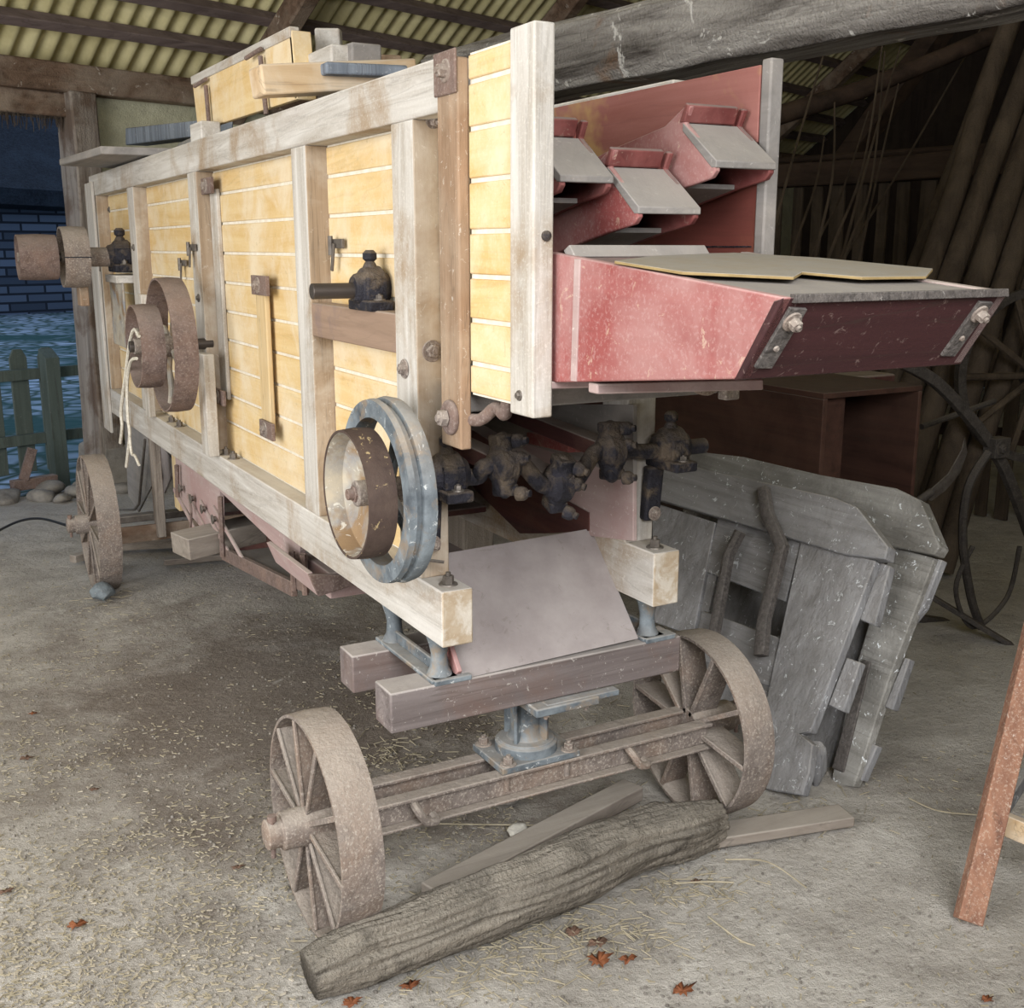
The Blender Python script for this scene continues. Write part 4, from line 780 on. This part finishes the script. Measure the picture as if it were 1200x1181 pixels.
# poles at the right edge
pl = [((1035, 470), (1200, -10), .055), ((1062, 470), (1212, 60), .06), ((1095, 480), (1228, 90), .065), ((1128, 490), (1240, 130), .06), ((1160, 490), (1250, 200), .055), ((1010, 470), (1165, 60), .035)]
pn_ = ['leftmost thick', 'second thick', 'third thick', 'fourth', 'rightmost', 'slimmer, farthest back']
for i, (a, b, r) in enumerate(pl):
    yy = 4.0-.08*i+(1.0 if i == 5 else 0); A = AY(*a, yy); B = AY(*b, yy); D = (A-B); G = A+D*(A.z/(B.z-A.z)); G.z = .02; T_ = B+(B-A)*.25
    bm = BM(); pts_ = [G.lerp(T_, q/9)+noise.noise_vector(V((i*5, q*.5, 0)))*.02 for q in range(10)]; tube(bm, pts_, [r*(1.1-.03*q) for q in range(10)], 12)
    obj('wooden_pole', bm, 'pole', None, 0, True, **tg('%s leaning pole of the bundle at the right edge' % pn_[i], 'pole', 'bundle of leaning poles'))

# iron farm implement behind trestle
fi = thing('iron_cultivator', (3.6, 2.9, 0), 'dark iron farm implement with curved bars behind the trestle', 'implement')
Q = lambda x, y, Y=3.0: AY(x, y, Y)
bm = BM(); pth = spline([Q(1060, 425), Q(1100, 448), (Q(1140, 490)), Q(1166, 525), Q(1185, 560), Q(1215, 640)], 6)
L_ = []
for i, p in enumerate(pth):
    d = (pth[min(i+1, len(pth)-1)]-pth[max(i-1, 0)]).normalized(); s = d.cross(V((0, 1, 0))).normalized()*.022; L_.append([p-s, p-s+V((0, .03, 0)), p+s+V((0, .03, 0)), p+s])
skin(bm, L_); obj('curved_bar', bm, 'iron', fi, .003)
bm = BM(); c = Q(1168, 524); box(bm, c.x-.045, c.x+.045, c.y-.03, c.y+.03, c.z-.04, c.z+.04); hexbolt(bm, c+V((-.01, -.03, 0)), (0, -1, 0), .02, .015); obj('clamp', bm, 'iron', fi, .006)
bm = BM(); tube(bm, spline([Q(1158, 530), Q(1135, 570), Q(1128, 630), Q(1138, 700), Q(1150, 735)], 6), .018, 8); obj('curved_tine', bm, 'iron', fi, 0)
bm = BM(); tube(bm, spline([Q(1140, 640), Q(1120, 690), Q(1140, 735), Q(1180, 700), Q(1195, 640)], 6), .010, 8); obj('curved_tine', bm, 'iron', fi, 0)
bm = BM(); bar(bm, Q(1085, 695, 3.1), Q(1200, 765, 2.85), (0, 0, 1), .05, .02); obj('foot_bar', bm, 'iron', fi, .003)
bm = BM(); bar(bm, Q(1050, 720, 3.3), Q(1150, 735, 3.2), (0, 0, 1), .05, .03); obj('foot_bar', bm, 'iron', fi, .003)
bm = BM(); tube(bm, [Q(1075, 480, 3.6), Q(1160, 505, 3.2)], .014, 8) if False else tube(bm, [Q(1080, 500, 3.4), Q(1165, 470, 3.4)], .014, 8); obj('cross_rod', bm, 'iron', fi, 0)
bm = BM(); slab(bm, [Q(x, y, 3.15) for x, y in ((1083, 583), (1093, 572), (1112, 555), (1127, 528), (1131, 513), (1134, 530), (1125, 555), (1108, 575), (1092, 587))], (0, .006, 0)); obj('curved_blade', bm, 'steel', None, .001, **tg('pale curved blade on end behind the leaning gates', 'blade'))
bm = BM(); cyl(bm, Q(1070, 592, 3.16), Q(1092, 576, 3.15), .018, 10); 
hb = obj('blade_handle', bm, 'iron', None, .002, **tg('dark round handle end at the foot of the pale curved blade', 'handle'))
cw = thing('cart_wheel', (3.9, 3.5, 0), 'dark spoked cart wheel standing behind the iron implement', 'wheel')
wc = AY(1215, 440, 3.5); nx = V((-.35, -1, .1)).normalized(); ra = .42
bm = BM(); 
skin(bm, [[wc+(V((0, 0, 1)).cross(nx).normalized()*math.cos(t)+nx.cross(V((0, 0, 1)).cross(nx).normalized())*math.sin(t))*rr_+nx*h for rr_, h in ((ra, -.02), (ra, .02), (ra-.04, .02), (ra-.04, -.02))] for t in [2*math.pi*i/48 for i in range(48)]], close=True); obj('rim', bm, 'iron', cw, 0)
for i in range(10):
    t = 2*math.pi*i/10; a_ = V((0, 0, 1)).cross(nx).normalized(); b_ = nx.cross(a_); d = a_*math.cos(t)+b_*math.sin(t); bm = BM(); cyl(bm, wc+d*.04, wc+d*(ra-.03), .017, 8); obj('spoke', bm, 'pole', cw, 0)
bm = BM(); cyl(bm, wc-nx*.07, wc+nx*.07, .055, 18); obj('hub', bm, 'iron', cw, .003)

# trestle at the right edge
ts = thing('wooden_trestle', (2.4, 1.7, 0), 'orange brown wooden trestle leg cut by the right edge', 'trestle')
g0 = AZ(1134, 1080, 0); tp = AY(1215, 740, 1.75); tp = g0+(tp-g0)*1.5
bm = BM(); bar(bm, g0, tp, (1, -.6, 0), .045, .06); obj('leg', bm, 'orange', ts)
for dx, dy in ((1.15, .1), (.95, -.25)):
    bm = BM(); bar(bm, g0+V((dx, dy, 0)), tp+V((dx*.6, dy*.6, .0)), (1, -.6, 0), .045, .06); obj('leg', bm, 'orange', ts)
m0 = AY(1166, 968, 1.66); m0.z = max(m0.z, .2); bm = BM(); bar(bm, m0+V((.0, .01, 0)), AY(1290, 1012, 1.5), (0, 0, 1), .03, .055); obj('crosspiece', bm, 'pine', ts)
bm = BM(); bar(bm, AY(1172, 955, 1.72), AY(1240, 850, 2.0), (0, -1, 0), .05, .02); obj('brace', bm, 'greyZ', ts)
bm = BM(); bar(bm, tp+V((-.03, -.03, 0)), tp+V((.9, .1, .03)), (0, 0, 1), .09, .05); obj('top_beam', bm, 'orange', ts)

# ================================================================ litter
bm = BM()
def bit(bm, x, y, L, w_, z=.0):
    a = R.random()*6.283; d = V((math.cos(a), math.sin(a), R.uniform(-.12, .12))); p = V((x, y, gz(x, y)+.0035+z)); s = V((-d.y, d.x, 0))*w_
    u = V((0, 0, .0012)); q = [p-d*L/2-s, p+d*L/2-s, p+d*L/2+s, p-d*L/2+s]; hull_faces(bm, [v-u for v in q], [v+u for v in q])
for i in range(6500):
    px = R.random()**1.1*640; py = 640+R.random()**.75*541
    if R.random() < .25: px = R.uniform(0, 1200); py = R.uniform(760, 1181)
    p = AZ(px, py, 0); k = noise.noise(V((p.x*1.6, p.y*1.6, 9)))
    if k < -.12 and R.random() < .75: continue
    bit(bm, p.x, p.y, R.uniform(.005, .019), R.uniform(.0006, .0019))
for cx, cy, sp_, n_ in ((700, 1090, 50, 130), (810, 1035, 35, 80), (450, 880, 30, 60), (640, 1110, 60, 60), (720, 880, 50, 60), (120, 700, 25, 40), (930, 950, 60, 50), (650, 840, 60, 50), (400, 1120, 60, 60), (545, 1140, 40, 50)):
    for i in range(n_):
        p = AZ(R.gauss(cx, sp_), R.gauss(cy, sp_*.35), 0); bit(bm, p.x, p.y, R.uniform(.012, .06), R.uniform(.0004, .0010), R.random()*.008)
obj('straw_chaff', bm, 'straw', None, 0, **tg('pale straw chaff scattered over the earth floor', 'straw', kind='stuff'))
bm = BM()
for i in range(2200):
    px = R.random()*1200; py = 660+R.random()**.75*521; p = AZ(px, py, 0); r = R.uniform(.0015, .006)
    bmesh.ops.create_icosphere(bm, subdivisions=1, radius=r, matrix=Matrix.Translation((p.x, p.y, gz(p.x, p.y)+r*.2)))
obj('earth_crumbs', bm, 'stone', None, 0, **tg('small crumbs of earth and grit on the floor', 'grit', kind='stuff'))
bm = BM()
for i in range(850):
    px = R.gauss(130, 160); py = 1181-abs(R.gauss(0, 190)); p = AZ(px, py, 0); bit(bm, p.x, p.y, R.uniform(.005, .016), R.uniform(.001, .003))
obj('wood_chips', bm, 'chips', None, 0, **tg('pale wood chips strewn over the left foreground earth', 'wood chips', kind='stuff'))
def leaf(px, py, r, m, lab, seed):
    p = AZ(px, py, 0); bm = BM(); rr_ = random.Random(seed); n_ = 11; c = bm.verts.new(p+V((0, 0, gz(p.x, p.y)+.008))); ring_ = []
    for i in range(n_*2):
        a = math.pi*i/n_; q = r*(1.15 if i % 2 == 0 else .85)*rr_.uniform(.75, 1.15)*(1.35 if i == 0 else 1)
        ring_.append(bm.verts.new(p+V((math.cos(a)*q, math.sin(a)*q*.75, gz(p.x, p.y)+.006+rr_.uniform(0, r*.55)))))
    for i in range(len(ring_)): bm.faces.new((c, ring_[i], ring_[(i+1) % len(ring_)]))
    o = obj('fallen_leaf', bm, m, None, 0, **tg(lab, 'leaf', 'fallen leaves on the earth floor')); s = o.modifiers.new('thick', 'SOLIDIFY'); s.thickness = .0012
for q in ((90, 1083, .020, 'leafo', 'small orange leaf lying alone near the lower left'), (30, 884, .018, 'leafb', 'yellow brown leaf at the left edge, lower of two'), (38, 832, .013, 'leafo', 'tiny tan leaf at the left edge, upper of two'),
          (702, 1121, .026, 'leafo', 'crumpled red brown leaf in the straw below the log'), (735, 1118, .020, 'leafo', 'bright orange leaf right of the crumpled one below the log'), (672, 1088, .022, 'leafb', 'grey pink leaf touching the log'),
          (700, 1100, .024, 'leafb', 'dark curled leaf between log and orange leaves'), (800, 1155, .026, 'leafo', 'three lobed brown leaf near the bottom edge'), (815, 1029, .014, 'leafb', 'small leaf in the straw by the log end'),
          (480, 1152, .020, 'leafo', 'red brown leaf just below the log, left part'), (412, 1176, .020, 'leafo', 'brown leaf at the bottom edge below the log tip'), (1157, 1167, .014, 'leafo', 'small brown leaf in the lower right corner'),
          (278, 1017, .014, 'leafb', 'grey leaf left of the front wheel hub'), (110, 922, .012, 'leafb', 'pinkish flat leaf in the left foreground'), (5, 1045, .016, 'leafb', 'pale pink leaf fragment at left edge')):
    leaf(*q[:5], seed=int(q[0]))
for i, (a, b, c, lab) in enumerate([((830, 1074), (865, 1100), (885, 1108), 'bent pale straw right of the log straw heap'), ((850, 1007), (900, 1010), (945, 1040), 'long curved straw from the log end'), ((1065, 935), (1100, 950), (1150, 955), 'fine grey straw right of the gates'),
        ((500, 965), (570, 966), (640, 967), 'brown twig lying behind the log'), ((790, 1035), (830, 1033), (860, 1034), 'straight yellow stalk at the straw by the log end')]):
    bm = BM(); tube(bm, spline([AZ(*a, .006), AZ(*b, .01), AZ(*c, .006)], 6), .0022, 6); obj('straw_stalk', bm, 'straw', None, 0, True, **tg(lab, 'straw stalk', 'loose straw stalks'))
